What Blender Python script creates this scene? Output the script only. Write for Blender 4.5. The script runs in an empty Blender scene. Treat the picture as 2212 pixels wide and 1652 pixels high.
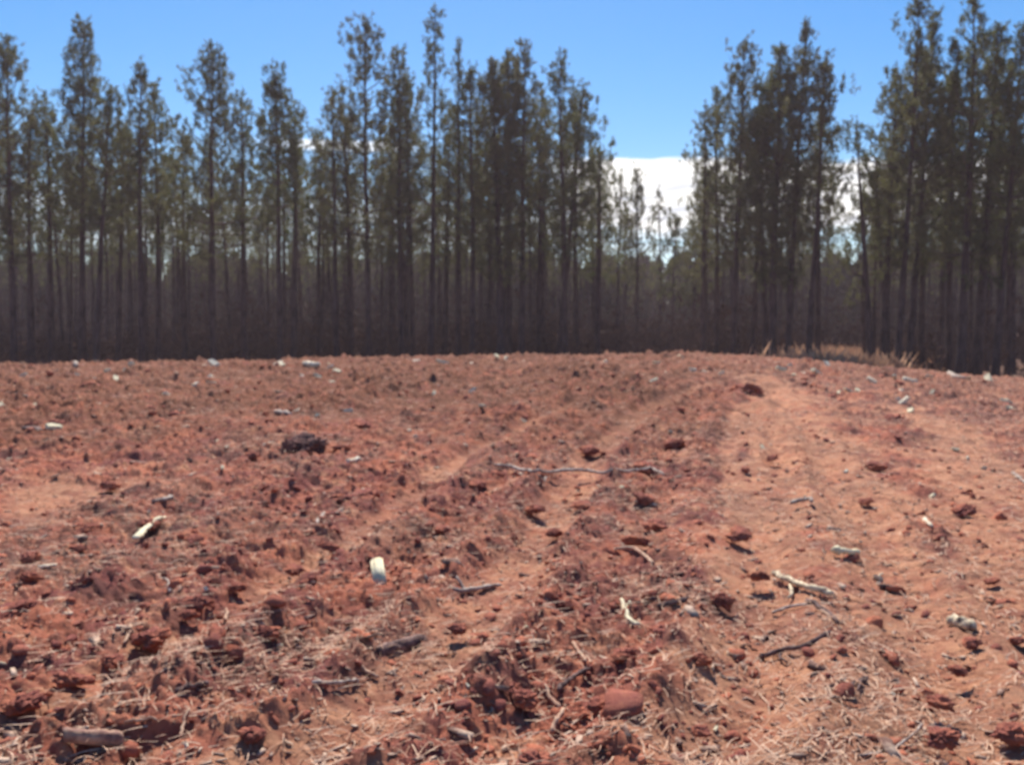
import bpy, bmesh, math, random
import numpy as np

C = bpy.context.scene.collection
random.seed(7)
RNG = np.random.default_rng(7)

# ------------------------------------------------------------------ camera
EYE = 1.6
FV = 2080.0                                  # focal length in 2212-wide photo units
PITCH = math.atan(109.0 / FV)
cam_d = bpy.data.cameras.new('camera')
cam = bpy.data.objects.new('camera', cam_d)
C.objects.link(cam)
cam.location = (0, 0, EYE)
cam.rotation_euler = (math.pi / 2 - PITCH, 0, 0)
cam_d.sensor_width = 36
cam_d.lens = 36 * FV / 2212
cam_d.clip_start = 0.05
cam_d.clip_end = 4000
cam_d.dof.use_dof = True                     # the phone missed its focus: it focused far too near
cam_d.dof.focus_distance = 0.7
cam_d.dof.aperture_fstop = 13.0
bpy.context.scene.camera = cam

# ------------------------------------------------------------------ light
SUN_EL, SUN_AZ = math.radians(48), math.radians(-4)
sc = bpy.context.scene
sc.view_settings.view_transform = 'Standard'
sc.view_settings.look = 'None'
sc.view_settings.gamma = 1
sc.view_settings.exposure = 0.66
sun_d = bpy.data.lights.new('sun', 'SUN')
sun_d.energy = 4.8
sun_d.angle = math.radians(0.53)
sun_d.color = (1.0, 0.93, 0.84)
sun = bpy.data.objects.new('sun', sun_d)
C.objects.link(sun)
# lamp shines along -Z: turn it so that it comes from azimuth SUN_AZ (from +Y), elevation SUN_EL
sun.rotation_euler = (-(math.pi / 2 - SUN_EL), 0, -SUN_AZ)
sun.location = (0, 60, 60)

w = bpy.data.worlds.new('World')
sc.world = w
w.use_nodes = True
nt = w.node_tree
nt.nodes.clear()
N, L = nt.nodes, nt.links


def nd(tree, t, **kw):
    n = tree.nodes.new(t)
    for k, v in kw.items():
        setattr(n, k, v)
    return n


def mth(tree, op, a, b=None, c=None, clamp=False):
    n = tree.nodes.new('ShaderNodeMath')
    n.operation = op
    n.use_clamp = clamp
    for i, v in enumerate((a, b, c)):
        if v is None:
            continue
        if isinstance(v, (int, float)):
            n.inputs[i].default_value = v
        else:
            tree.links.new(v, n.inputs[i])
    return n.outputs[0]


def sstep(tree, v, lo, hi, a=0.0, b=1.0):
    n = tree.nodes.new('ShaderNodeMapRange')
    n.interpolation_type = 'SMOOTHSTEP'
    n.inputs[1].default_value, n.inputs[2].default_value = lo, hi
    n.inputs[3].default_value, n.inputs[4].default_value = a, b
    tree.links.new(v, n.inputs[0])
    return n.outputs[0]


def noise(tree, vec, scale, detail=3.0, rough=0.55, dist=0.0):
    n = tree.nodes.new('ShaderNodeTexNoise')
    n.inputs['Scale'].default_value = scale
    n.inputs['Detail'].default_value = detail
    n.inputs['Roughness'].default_value = rough
    n.inputs['Distortion'].default_value = dist
    if vec is not None:
        tree.links.new(vec, n.inputs['Vector'])
    return n.outputs[0]


def mixc(tree, f, a, b):
    n = tree.nodes.new('ShaderNodeMix')
    n.data_type = 'RGBA'
    for s, v in ((0, f), (6, a), (7, b)):
        if isinstance(v, (int, float)):
            n.inputs[s].default_value = v
        elif isinstance(v, tuple):
            n.inputs[s].default_value = (*v, 1) if len(v) == 3 else v
        else:
            tree.links.new(v, n.inputs[s])
    return n.outputs[2]


sky = nd(nt, 'ShaderNodeTexSky', sky_type='NISHITA')
sky.sun_disc = False
sky.sun_elevation = SUN_EL
sky.sun_rotation = SUN_AZ
sky.altitude = 200
sky.air_density = 1.0
sky.dust_density = 0.25
sky.ozone_density = 2.0
tc = nd(nt, 'ShaderNodeTexCoord')
sep = nd(nt, 'ShaderNodeSeparateXYZ')
L.new(tc.outputs['Generated'], sep.inputs[0])
X, Y, Z = sep.outputs
hyp = mth(nt, 'SQRT', mth(nt, 'ADD', mth(nt, 'MULTIPLY', X, X), mth(nt, 'MULTIPLY', Y, Y)))
el = mth(nt, 'DIVIDE', Z, mth(nt, 'MAXIMUM', hyp, 0.001))
az = mth(nt, 'ARCTAN2', X, Y)
cv = nd(nt, 'ShaderNodeCombineXYZ')
L.new(mth(nt, 'MULTIPLY', az, 6.0), cv.inputs[0])
L.new(mth(nt, 'MULTIPLY', el, 42.0), cv.inputs[1])
n1 = noise(nt, cv.outputs[0], 1.0, 5, 0.55, 0.6)
cv2 = nd(nt, 'ShaderNodeCombineXYZ')
L.new(mth(nt, 'MULTIPLY', az, 5.0), cv2.inputs[0])
n2 = noise(nt, cv2.outputs[0], 1.6, 2, 0.5)
# top edge of the bank: slightly lower towards the east end, gently wavy
top = mth(nt, 'ADD', mth(nt, 'SUBTRACT', 0.183, mth(nt, 'MULTIPLY', mth(nt, 'MAXIMUM', az, 0.0), 0.045)),
          mth(nt, 'MULTIPLY', mth(nt, 'SUBTRACT', n2, 0.5), 0.018))
top = mth(nt, 'ADD', top, mth(nt, 'MULTIPLY', mth(nt, 'SUBTRACT', noise(nt, cv.outputs[0], 5.0, 4, 0.6), 0.5), 0.012))
below = sstep(nt, mth(nt, 'SUBTRACT', top, el), -0.002, 0.006)
bank = mth(nt, 'MULTIPLY', below, sstep(nt, mth(nt, 'ADD', el, mth(nt, 'MULTIPLY', n1, 0.05)), 0.118, 0.136))
bank = mth(nt, 'MULTIPLY', bank, sstep(nt, mth(nt, 'ADD', az, mth(nt, 'MULTIPLY', n1, 0.1)), 0.06, 0.13))
low = mth(nt, 'MULTIPLY', sstep(nt, el, 0.148, 0.118), sstep(nt, el, 0.070, 0.095))
low = mth(nt, 'MULTIPLY', low, sstep(nt, n1, 0.36, 0.52))
low = mth(nt, 'MULTIPLY', low, 0.6)
stk = mth(nt, 'MULTIPLY', sstep(nt, mth(nt, 'ABSOLUTE', mth(nt, 'SUBTRACT', el, 0.188)), 0.007, 0.003),
          mth(nt, 'MULTIPLY', sstep(nt, az, -0.27, -0.2), sstep(nt, az, -0.08, -0.13)))
stk = mth(nt, 'MULTIPLY', stk, 0.75)
cl = mth(nt, 'MAXIMUM', mth(nt, 'MAXIMUM', bank, low), stk, clamp=True)
hs = nd(nt, 'ShaderNodeHueSaturation')
hs.inputs['Saturation'].default_value = 1.44
hs.inputs['Value'].default_value = 1.0
hs.inputs['Hue'].default_value = 0.502
L.new(sky.outputs[0], hs.inputs['Color'])
skyc = mixc(nt, 0.0, hs.outputs[0], (1, 1, 1))
n3 = noise(nt, cv.outputs[0], 2.3, 5, 0.6, 0.4)
shade = mth(nt, 'MULTIPLY', sstep(nt, n3, 0.42, 0.66), sstep(nt, el, 0.172, 0.135))
out_c = mixc(nt, cl, skyc, mixc(nt, shade, (10.2, 10.1, 9.8), (5.6, 6.0, 6.7)))
bg = nd(nt, 'ShaderNodeBackground')
bg.inputs['Strength'].default_value = 0.086
L.new(out_c, bg.inputs['Color'])
wo = nd(nt, 'ShaderNodeOutputWorld')
L.new(bg.outputs[0], wo.inputs[0])


# ------------------------------------------------------------------ noise in numpy
def hsh(ix, iy, seed):
    h = (ix.astype(np.int64) * 374761393 + iy.astype(np.int64) * 668265263 + seed * 1442695041) & 0xFFFFFFFF
    h = ((h ^ (h >> 13)) * 1274126177) & 0xFFFFFFFF
    h = ((h ^ (h >> 15)) * 2246822519) & 0xFFFFFFFF
    return ((h ^ (h >> 16)) & 0xFFFFFF) / float(0xFFFFFF)


def vnoise(x, y, s, seed):
    x = x / s
    y = y / s
    ix, iy = np.floor(x), np.floor(y)
    fx, fy = x - ix, y - iy
    fx = fx * fx * (3 - 2 * fx)
    fy = fy * fy * (3 - 2 * fy)
    a, b = hsh(ix, iy, seed), hsh(ix + 1, iy, seed)
    c, d = hsh(ix, iy + 1, seed), hsh(ix + 1, iy + 1, seed)
    return (a * (1 - fx) + b * fx) * (1 - fy) + (c * (1 - fx) + d * fx) * fy


def fbm(x, y, s, seed, o=3):
    v, a, t = 0, 1.0, 0
    for k in range(o):
        v = v + a * vnoise(x, y, s / 2 ** k, seed + k * 17)
        t += a
        a *= 0.55
    return v / t


def lumps(x, y, s, seed, fill=0.7):
    x = x / s + 0.35 * vnoise(x, y, s * 0.6, seed + 5)
    y = y / s + 0.35 * vnoise(x, y, 0.7, seed + 6)
    ix, iy = np.floor(x), np.floor(y)
    m = np.zeros_like(x)
    for dx in (-1, 0, 1):
        for dy in (-1, 0, 1):
            cx, cy = ix + dx, iy + dy
            px, py = cx + hsh(cx, cy, seed), cy + hsh(cx, cy, seed + 1)
            r = 0.25 + 0.6 * hsh(cx, cy, seed + 2)
            on = hsh(cx, cy, seed + 3) < fill
            d2 = ((x - px) ** 2 + (y - py) ** 2) / (r * r)
            m = np.maximum(m, np.where(on, np.clip(1 - d2, 0, 1) ** 0.8 * r, 0))
    return m


def ss(v, a, b):
    t = np.clip((v - a) / (b - a), 0, 1)
    return t * t * (3 - 2 * t)


# ------------------------------------------------------------------ terrain
CU = [-0.70, -0.53, -0.34, -0.195, 0.0, 0.14, 0.26, 0.38, 0.53, 0.75]
CH = [0.45, 0.50, 0.53, 0.61, 0.71, 0.77, 0.73, 0.41, 0.13, 0.03]
EDGE_U = [-0.7, -0.5, -0.3, 0.0, 0.2, 0.35, 0.53, 0.7]
EDGE_D = [45, 46, 49, 50, 50, 44, 41, 40]


def edge(u):
    return np.interp(u, EDGE_U, EDGE_D)


def macro(x, y):
    x = np.asarray(x, float)
    y = np.asarray(y, float)
    r = np.hypot(x, y)
    u = np.where(y > 0.5, x / np.maximum(y, 0.5), np.sign(x) * 3)
    hc = np.interp(u, CU, CH)
    h = hc * ss(r, 0, 31) - 0.75 * ss(r, 31, 47)
    h = h + 0.10 * (fbm(x, y, 7.0, 3, 2) - 0.5) * ss(r, 3, 9) * ss(-r, -34, -22) + 0.05 * (fbm(x, y, 2.2, 31, 2) - 0.5)
    return h + 5.0 * ss(r, 190, 600)


def raydir(vx, vy):
    cx, cy = (vx - 1106) / FV, (826 - vy) / FV
    cp, sp = math.cos(PITCH), math.sin(PITCH)
    return np.array([cx, cp + cy * sp, -sp + cy * cp])


def hit(vx, vy):
    """ground point seen at photo position (2212-wide units)"""
    d = raydir(vx, vy)
    t = np.geomspace(1.5, 60, 3000)
    z = EYE + d[2] * t
    g = macro(d[0] * t, d[1] * t)
    k = np.argmax(z < g) if (z < g).any() else len(t) - 1
    return float(d[0] * t[k]), float(d[1] * t[k])


RUTS = []
TRACKS = []                                   # polylines on the ground: (points, half width)
for pts, hw in (
    ([(560, 1640), (800, 1560), (1000, 1350), (1180, 1140), (1270, 990), (1400, 880), (1560, 820)], 0.26),
    ([(1230, 1330), (1120, 1240)], 0.0),
    ([(2080, 1640), (2010, 1380), (1900, 1180), (1760, 960), (1690, 870), (1640, 815)], 0.62),
    ([(1560, 1640), (1650, 1400), (1660, 1180), (1670, 960), (1640, 880)], 0.42),
    ([(2212, 1300), (2150, 1080), (2060, 930), (1960, 880)], 0.5),
    ([(0, 1130), (120, 1060), (330, 1040)], 0.35),
):
    if hw:
        TRACKS.append((np.array([hit(*p) for p in pts]), hw))


for off in (-1.5, -0.75, 0.0, 0.78, 1.6):      # furrows left by the wheels, side by side
    P_ = TRACKS[0][0]
    if off in (-1.5, 1.6):
        TRACKS.append((P_ + np.array([off, 0.12 * off]), 0.17))
    RUTS.append(P_ + np.array([off, 0.12 * off]))
RUTS.append(TRACKS[1][0])
RUTS.append(TRACKS[2][0])
RUTS.append(np.array([hit(*p) for p in ((0, 1330), (330, 1130), (640, 960), (900, 830))]))
RUTS.append(np.array([hit(*p) for p in ((0, 1480), (420, 1210), (760, 1010), (1010, 850))]))


def rut_relief(x, y):
    h = np.zeros_like(x)
    for P in RUTS:
        dm = np.full_like(x, 1e9)
        for (ax, ay), (bx, by) in zip(P[:-1], P[1:]):
            vx, vy = bx - ax, by - ay
            t = np.clip(((x - ax) * vx + (y - ay) * vy) / (vx * vx + vy * vy), 0, 1)
            dm = np.minimum(dm, np.hypot(x - ax - t * vx, y - ay - t * vy))
        dm = dm + 0.10 * (fbm(x, y, 0.6, 211, 2) - 0.5)
        h = h - 0.042 * np.exp(-(dm / 0.15) ** 2) + 0.045 * np.exp(-((dm - 0.33) / 0.10) ** 2)
    return h * (0.4 + 0.9 * fbm(x, y, 1.1, 213, 2))


def track_mask(x, y):
    m = np.zeros_like(x)
    for P, hw in TRACKS:
        dmin = np.full_like(x, 1e9)
        for (ax, ay), (bx, by) in zip(P[:-1], P[1:]):
            vx, vy = bx - ax, by - ay
            t = np.clip(((x - ax) * vx + (y - ay) * vy) / (vx * vx + vy * vy), 0, 1)
            dmin = np.minimum(dmin, np.hypot(x - ax - t * vx, y - ay - t * vy))
        wob = hw * (0.55 + 0.9 * fbm(x, y, 0.9, 77, 3))
        m = np.maximum(m, 1 - ss(dmin, wob * 0.45, wob * 1.25))
    return m


def fields(x, y):
    """bare (smooth pale soil), straw (litter), rough (clods)"""
    tr = track_mask(x, y)
    u = x / np.maximum(y, 1.0)
    side = ss(u, 0.10, 0.30) * 0.16
    bare = ss(0.5 * fbm(x, y, 0.9, 50, 4) + 0.5 * fbm(x, y, 0.24, 55, 4) + side * 0.62 + 0.23 * tr, 0.56, 0.82)
    bare = np.clip(np.maximum(bare, 0.65 * tr * ss(fbm(x, y, 0.3, 58, 3), 0.30, 0.52) * ss(-u, -0.22, -0.12)), 0, 1)
    straw = np.clip(ss(fbm(x, y, 0.8, 90, 4) + 0.16 * ss(np.hypot(x, y), 12, 30) + 0.16 * ss(u, 0.25, 0.5) * ss(y, 8, 16), 0.46, 0.70), 0, 1) * (1 - 0.55 * bare)
    rough = np.clip(1.0 - 0.6 * bare - 0.35 * tr - side * 1.3, 0.34, 1) * (0.45 + 0.9 * fbm(x, y, 1.6, 12, 2))
    return bare, straw, rough


def height(x, y, f=None):
    x = np.asarray(x, float)
    y = np.asarray(y, float)
    bare, straw, rough = f if f is not None else fields(x, y)
    r = np.hypot(x, y)
    near = ss(-r, -44, -34)
    h = macro(x, y)
    wx = x + 0.05 * (vnoise(x, y, 0.07, 191) - 0.5) + 0.10 * (vnoise(x, y, 0.2, 192) - 0.5)
    wy = y + 0.05 * (vnoise(x, y, 0.07, 193) - 0.5) + 0.10 * (vnoise(x, y, 0.2, 194) - 0.5)
    x0_, y0_ = x, y
    x, y = wx, wy
    d = 0.085 * lumps(x, y, 0.40, 101, 0.5) + 0.070 * lumps(x, y, 0.19, 131, 0.6) + 0.065 * lumps(x, y, 0.09, 151, 0.75) + 0.05 * lumps(x, y, 0.05, 181, 0.8)
    x, y = x0_, y0_
    d = d + 0.10 * (fbm(x, y, 0.5, 161, 3) - 0.5) + 0.055 * np.abs(fbm(x, y, 0.11, 201, 3) - 0.5)
    h = h + d * rough * (0.25 + 0.75 * near) * (0.66 + 0.045 * np.clip(r - 6, 0, 20))
    h = h + (0.09 * lumps(x, y, 0.75, 221, 0.6) + 0.10 * (fbm(x, y, 0.8, 223, 3) - 0.5)) * ss(r, 8, 20) * near * (0.4 + 0.6 * rough) - 0.045
    return h + rut_relief(x, y) * ss(-r, -34, -30) + 0.022 * (fbm(x, y, 0.16, 171, 3) - 0.5)


hit_macro = hit


def hit(vx, vy):
    """ground point seen at a photo position, on the rough surface"""
    x, y = hit_macro(vx, vy)
    d = raydir(vx, vy)
    ox = np.array([0, .1, -.1, 0, 0])
    oy = np.array([0, 0, 0, .12, -.12])
    for _ in range(4):
        z = float(height(x + ox, y + oy).mean())
        t = (z - EYE) / d[2] if d[2] < -0.004 else 60
        if not 1.5 < t < 60:
            break
        x, y = 0.3 * x + 0.7 * d[0] * t, 0.3 * y + 0.7 * d[1] * t
    return float(x), float(y)


def new_mesh(name, V, F, mats, smooth=False, fmat=None):
    """V (n,3); F is an (m,k) array or list of such arrays"""
    if not isinstance(F, list):
        F = [F]
    F = [f for f in F if len(f)]
    m = bpy.data.meshes.new(name)
    m.vertices.add(len(V))
    m.vertices.foreach_set('co', np.asarray(V, np.float32).ravel())
    idx = np.concatenate([f.ravel() for f in F]).astype(np.int32)
    cnt = np.concatenate([np.full(len(f), f.shape[1], np.int32) for f in F])
    st = np.concatenate([[0], np.cumsum(cnt)[:-1]]).astype(np.int32)
    m.loops.add(len(idx))
    m.loops.foreach_set('vertex_index', idx)
    m.polygons.add(len(cnt))
    m.polygons.foreach_set('loop_start', st)
    m.polygons.foreach_set('loop_total', cnt)
    if smooth:
        m.polygons.foreach_set('use_smooth', np.ones(len(cnt), bool))
    for k in (mats if isinstance(mats, (list, tuple)) else [mats]):
        m.materials.append(k)
    if fmat is not None:
        m.polygons.foreach_set('material_index', np.asarray(fmat, np.int32))
    m.update(calc_edges=True)
    m.validate()
    return m


def link(name, mesh, parent=None, label=None, cat=None, group=None, kind=None, loc=None):
    o = bpy.data.objects.new(name, mesh)
    C.objects.link(o)
    if parent:
        o.parent = parent
    if loc is not None:
        o.location = loc
    for k, v in (('label', label), ('category', cat), ('group', group), ('kind', kind)):
        if v:
            o[k] = v
    return o


# ------------------------------------------------------------------ materials
def mat(name):
    m = bpy.data.materials.new(name)
    m.use_nodes = True
    t = m.node_tree
    b = t.nodes['Principled BSDF']
    b.inputs['Specular IOR Level'].default_value = 0.15
    b.inputs['Roughness'].default_value = 0.95
    return m, t, b


def pos(t, obj=True):
    if obj:
        return nd(t, 'ShaderNodeTexCoord').outputs['Object']
    return nd(t, 'ShaderNodeNewGeometry').outputs['Position']


def bump(t, b, h, strength, dist):
    n = nd(t, 'ShaderNodeBump')
    n.inputs['Strength'].default_value = strength
    n.inputs['Distance'].default_value = dist
    t.links.new(h, n.inputs['Height'])
    t.links.new(n.outputs[0], b.inputs['Normal'])


CLAY, CLAY_D, SAND, LITTER = (0.49, 0.165, 0.096), (0.27, 0.086, 0.070), (0.64, 0.34, 0.19), (0.31, 0.19, 0.135)
m_ground, t, b = mat('red_clay_ground')
at = nd(t, 'ShaderNodeAttribute', attribute_name='cover')
sp = nd(t, 'ShaderNodeSeparateColor')
t.links.new(at.outputs['Color'], sp.inputs[0])
P = pos(t)
c = mixc(t, sstep(t, noise(t, P, 1.7, 5, 0.6), 0.38, 0.62), CLAY_D, CLAY)
c = mixc(t, mth(t, 'MULTIPLY', sstep(t, noise(t, P, 14, 4, 0.7), 0.5, 0.68), 0.5), c, (0.50, 0.20, 0.11))
c = mixc(t, mth(t, 'MULTIPLY', sp.outputs[0], 0.72), c, mixc(t, sstep(t, noise(t, P, 7, 5, 0.75), 0.38, 0.62), SAND, (0.44, 0.19, 0.11)))
strawf = mth(t, 'MULTIPLY', sp.outputs[1], sstep(t, noise(t, P, 30, 4, 0.75), 0.40, 0.58))
c = mixc(t, mth(t, 'MULTIPLY', strawf, 0.9), c, mixc(t, noise(t, P, 6, 4, 0.7), LITTER, (0.20, 0.105, 0.08)))
c = mixc(t, mth(t, 'MULTIPLY', sstep(t, noise(t, P, 46, 3, 0.8), 0.60, 0.70), 0.55), c, (0.13, 0.075, 0.06))
c = mixc(t, sp.outputs[2], c, mixc(t, noise(t, P, 2.5, 4, 0.7), (0.17, 0.10, 0.07), (0.30, 0.19, 0.12)))
damp = mth(t, 'MULTIPLY', sstep(t, noise(t, P, 2.3, 6, 0.75, 0.4), 0.49, 0.57), mth(t, 'SUBTRACT', 0.75, mth(t, 'MULTIPLY', sp.outputs[0], 0.5)))
damp = mth(t, 'MULTIPLY', damp, mth(t, 'SUBTRACT', 1.0, sp.outputs[2]))
c = mixc(t, mth(t, 'MULTIPLY', damp, 0.8), c, (0.13, 0.058, 0.046))
lit_ = mth(t, 'MULTIPLY', sstep(t, noise(t, P, 4.2, 5, 0.75, 0.3), 0.54, 0.64), 0.6)  # sunlit orange patches painted into the clay colour
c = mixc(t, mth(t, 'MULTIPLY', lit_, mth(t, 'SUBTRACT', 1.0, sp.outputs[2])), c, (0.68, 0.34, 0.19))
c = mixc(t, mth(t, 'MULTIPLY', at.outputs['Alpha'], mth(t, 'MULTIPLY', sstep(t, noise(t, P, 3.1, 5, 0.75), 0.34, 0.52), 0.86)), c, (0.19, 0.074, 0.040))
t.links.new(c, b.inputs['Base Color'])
bump(t, b, noise(t, P, 38, 6, 0.75), 0.9, 0.03)

m_hollow = None
m_clod, t, b = mat('clod_clay')
P = pos(t)
c = mixc(t, sstep(t, noise(t, P, 2.1, 4, 0.6), 0.35, 0.65), CLAY_D, (0.56, 0.190, 0.108))
c = mixc(t, mth(t, 'MULTIPLY', sstep(t, noise(t, P, 25, 4, 0.75), 0.5, 0.7), 0.5), c, (0.52, 0.21, 0.12))
t.links.new(c, b.inputs['Base Color'])
bump(t, b, noise(t, P, 45, 5, 0.75), 0.9, 0.02)


def simple(name, c1, c2, scale, rough=0.9, lo=0.4, hi=0.6, bs=0.6, bd=0.01, world=False, aniso=None):
    m, t, b = mat(name)
    P = pos(t, not world)
    if aniso:
        mp = nd(t, 'ShaderNodeMapping')
        mp.inputs['Scale'].default_value = aniso
        t.links.new(P, mp.inputs['Vector'])
        P = mp.outputs[0]
    n = noise(t, P, scale, 4, 0.65)
    t.links.new(mixc(t, sstep(t, n, lo, hi), c1, c2), b.inputs['Base Color'])
    b.inputs['Roughness'].default_value = rough
    bump(t, b, noise(t, P, scale * 3, 4, 0.7), bs, bd)
    return m


m_straw = simple('pine_straw', (0.40, 0.21, 0.135), (0.68, 0.46, 0.32), 9.0, world=True, lo=0.35, hi=0.6)
m_darkbit = simple('bark_bits', (0.16, 0.085, 0.065), (0.50, 0.36, 0.27), 9.0, world=True)
m_pale = simple('fresh_split_wood', (0.62, 0.48, 0.32), (0.86, 0.78, 0.60), 18.0, lo=0.3, hi=0.6)
m_white = simple('bleached_wood', (0.62, 0.52, 0.33), (0.80, 0.72, 0.50), 12.0, lo=0.3, hi=0.6)
m_grey = simple('weathered_wood', (0.27, 0.20, 0.165), (0.56, 0.46, 0.38), 14.0)
m_tan = simple('root_wood', (0.40, 0.22, 0.15), (0.60, 0.40, 0.27), 14.0)
m_dark = simple('barked_wood', (0.085, 0.055, 0.05), (0.22, 0.14, 0.12), 20.0)
m_plank = simple('split_board', (0.22, 0.12, 0.095), (0.46, 0.30, 0.21), 10.0)
m_slab = simple('ridged_bark', (0.10, 0.06, 0.055), (0.27, 0.17, 0.14), 16.0)
m_patch = simple('half_barked_wood', (0.14, 0.09, 0.075), (0.66, 0.54, 0.37), 15.0, lo=0.36, hi=0.56)
m_bark = simple('pine_bark', (0.045, 0.028, 0.028), (0.10, 0.066, 0.06), 5.0, aniso=(1, 1, 0.3), bs=0.8, bd=0.03)
m_branch = simple('branch_bark', (0.055, 0.038, 0.034), (0.12, 0.085, 0.07), 3.0)
m_hollow = simple('dark_earth', (0.10, 0.048, 0.045), (0.19, 0.082, 0.066), 6.0)  # earth of a single lump, darker than the other clods


def needle_mat(name, c1, c2, c3, tr=0.35, rgh=0.6):
    m, t, b = mat(name)
    P = pos(t)
    oi = nd(t, 'ShaderNodeObjectInfo')
    c = mixc(t, sstep(t, noise(t, P, 0.9, 3, 0.6), 0.35, 0.65), c1, c2)
    c = mixc(t, mth(t, 'MULTIPLY', oi.outputs['Random'], 0.45), c, c3)
    t.links.new(c, b.inputs['Base Color'])
    b.inputs['Roughness'].default_value = rgh
    b.inputs['Specular IOR Level'].default_value = 0.25 if rgh < 0.9 else 0.0
    trn = nd(t, 'ShaderNodeBsdfTranslucent')
    t.links.new(c, trn.inputs['Color'])
    mx = nd(t, 'ShaderNodeMixShader')
    mx.inputs[0].default_value = tr
    t.links.new(b.outputs[0], mx.inputs[1])
    t.links.new(trn.outputs[0], mx.inputs[2])
    t.links.new(mx.outputs[0], t.nodes['Material Output'].inputs['Surface'])
    return m


m_needle = needle_mat('pine_needles', (0.085, 0.102, 0.036), (0.150, 0.155, 0.054), (0.145, 0.118, 0.054), 0.47)
m_grass = needle_mat('dry_grass', (0.52, 0.29, 0.18), (0.70, 0.43, 0.27), (0.56, 0.32, 0.20), 0.4)
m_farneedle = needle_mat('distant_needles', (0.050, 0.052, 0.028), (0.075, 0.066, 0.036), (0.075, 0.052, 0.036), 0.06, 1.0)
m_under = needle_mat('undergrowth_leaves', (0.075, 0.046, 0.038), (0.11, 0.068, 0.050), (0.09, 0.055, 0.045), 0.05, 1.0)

# ------------------------------------------------------------------ ground: one sheet to the horizon
th_f = np.arange(-0.66, 0.66, 0.00125)
th = np.concatenate([np.linspace(-math.pi, -0.66, 90)[:-1], th_f, np.linspace(0.66, math.pi, 90)[:-1]])
r_f = np.geomspace(2.3, 40, int(math.log(40 / 2.3) / 0.0036))
rr = np.concatenate([np.geomspace(0.3, 2.3, 40)[:-1], r_f, np.geomspace(40, 3000, 130)[1:]])
TH, RR = np.meshgrid(th, rr)
gx, gy = (RR * np.sin(TH)).ravel(), (RR * np.cos(TH)).ravel()
F_ = fields(gx, gy)
gz = height(gx, gy, F_)
nR, nT = RR.shape
V = np.column_stack([gx, gy, gz])
i = np.arange(nR - 1)[:, None] * nT
j = np.arange(nT)[None, :]
j2 = (j + 1) % nT
Q = np.stack([i + j, i + nT + j, i + nT + j2, i + j2], -1).reshape(-1, 4)[:, ::-1]
V = np.vstack([V, [[0, 0, float(gz[:nT].mean())]]])
jj = np.arange(nT)
T = np.column_stack([np.full(nT, len(V) - 1), (jj + 1) % nT, jj])
gm = new_mesh('ground', V, [Q, T], m_ground, True)
rad = np.hypot(gx, gy)
u_ = gx / np.maximum(gy, 1)
forest = ss(rad - edge(u_) * np.hypot(1, u_) + 6 * (fbm(gx, gy, 2, 5, 3) - 0.5), -4.5, 1.0)
cov = np.ones((len(V), 4), np.float32)
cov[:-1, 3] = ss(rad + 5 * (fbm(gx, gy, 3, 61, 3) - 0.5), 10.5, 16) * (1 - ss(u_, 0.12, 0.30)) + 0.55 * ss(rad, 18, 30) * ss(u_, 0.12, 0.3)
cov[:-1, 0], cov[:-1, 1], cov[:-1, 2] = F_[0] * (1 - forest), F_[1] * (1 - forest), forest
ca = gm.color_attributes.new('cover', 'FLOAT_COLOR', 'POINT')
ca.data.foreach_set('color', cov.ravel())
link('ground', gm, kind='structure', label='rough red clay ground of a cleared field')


# ------------------------------------------------------------------ scatter helpers
def ico(sub):
    bm = bmesh.new()
    bmesh.ops.create_icosphere(bm, subdivisions=sub, radius=1)
    v = np.array([p.co[:] for p in bm.verts])
    f = np.array([[q.index for q in p.verts] for p in bm.faces])
    bm.free()
    return v, f


ICO2, ICO3, ICO4 = ico(2), ico(3), ico(5)


def rand_rot(n, rng, tilt=math.pi):
    a = rng.uniform(0, 2 * math.pi, n)
    bb = rng.uniform(-tilt, tilt, n)
    cc = rng.uniform(-tilt, tilt, n)
    ca_, sa = np.cos(a), np.sin(a)
    cb, sb = np.cos(bb), np.sin(bb)
    cc_, sc_ = np.cos(cc), np.sin(cc)
    o, z = np.ones(n), np.zeros(n)
    Rz = np.stack([ca_, -sa, z, sa, ca_, z, z, z, o], -1).reshape(n, 3, 3)
    Rx = np.stack([o, z, z, z, cb, -sb, z, sb, cb], -1).reshape(n, 3, 3)
    Ry = np.stack([cc_, z, sc_, z, o, z, -sc_, z, cc_], -1).reshape(n, 3, 3)
    return Rz @ Rx @ Ry


def field_points(n, rng, r0=2.4, r1=36, th0=0.62, p=1.0):
    r = r0 * (r1 / r0) ** (rng.uniform(0, 1, n) ** p)
    a = rng.uniform(-th0, th0, n)
    return r * np.sin(a), r * np.cos(a), r


def lump_verts(base, n, rng, rough=0.16):
    """n deformed copies of unit lumps -> (n, k, 3)"""
    v = np.repeat(base[None], n, 0)
    d = np.zeros((n, len(base)))
    for q in range(4):
        k = rng.normal(0, 1, (n, 3)) * (1.3 + 1.4 * q)
        ph = rng.uniform(0, 6.28, (n, 1))
        d += np.sin(np.einsum('nd,kd->nk', k, base) + ph) * rough / (1 + 0.5 * q)
    d += rng.normal(0, rough * 0.35, d.shape)
    return v * (1 + d)[..., None]


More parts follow.
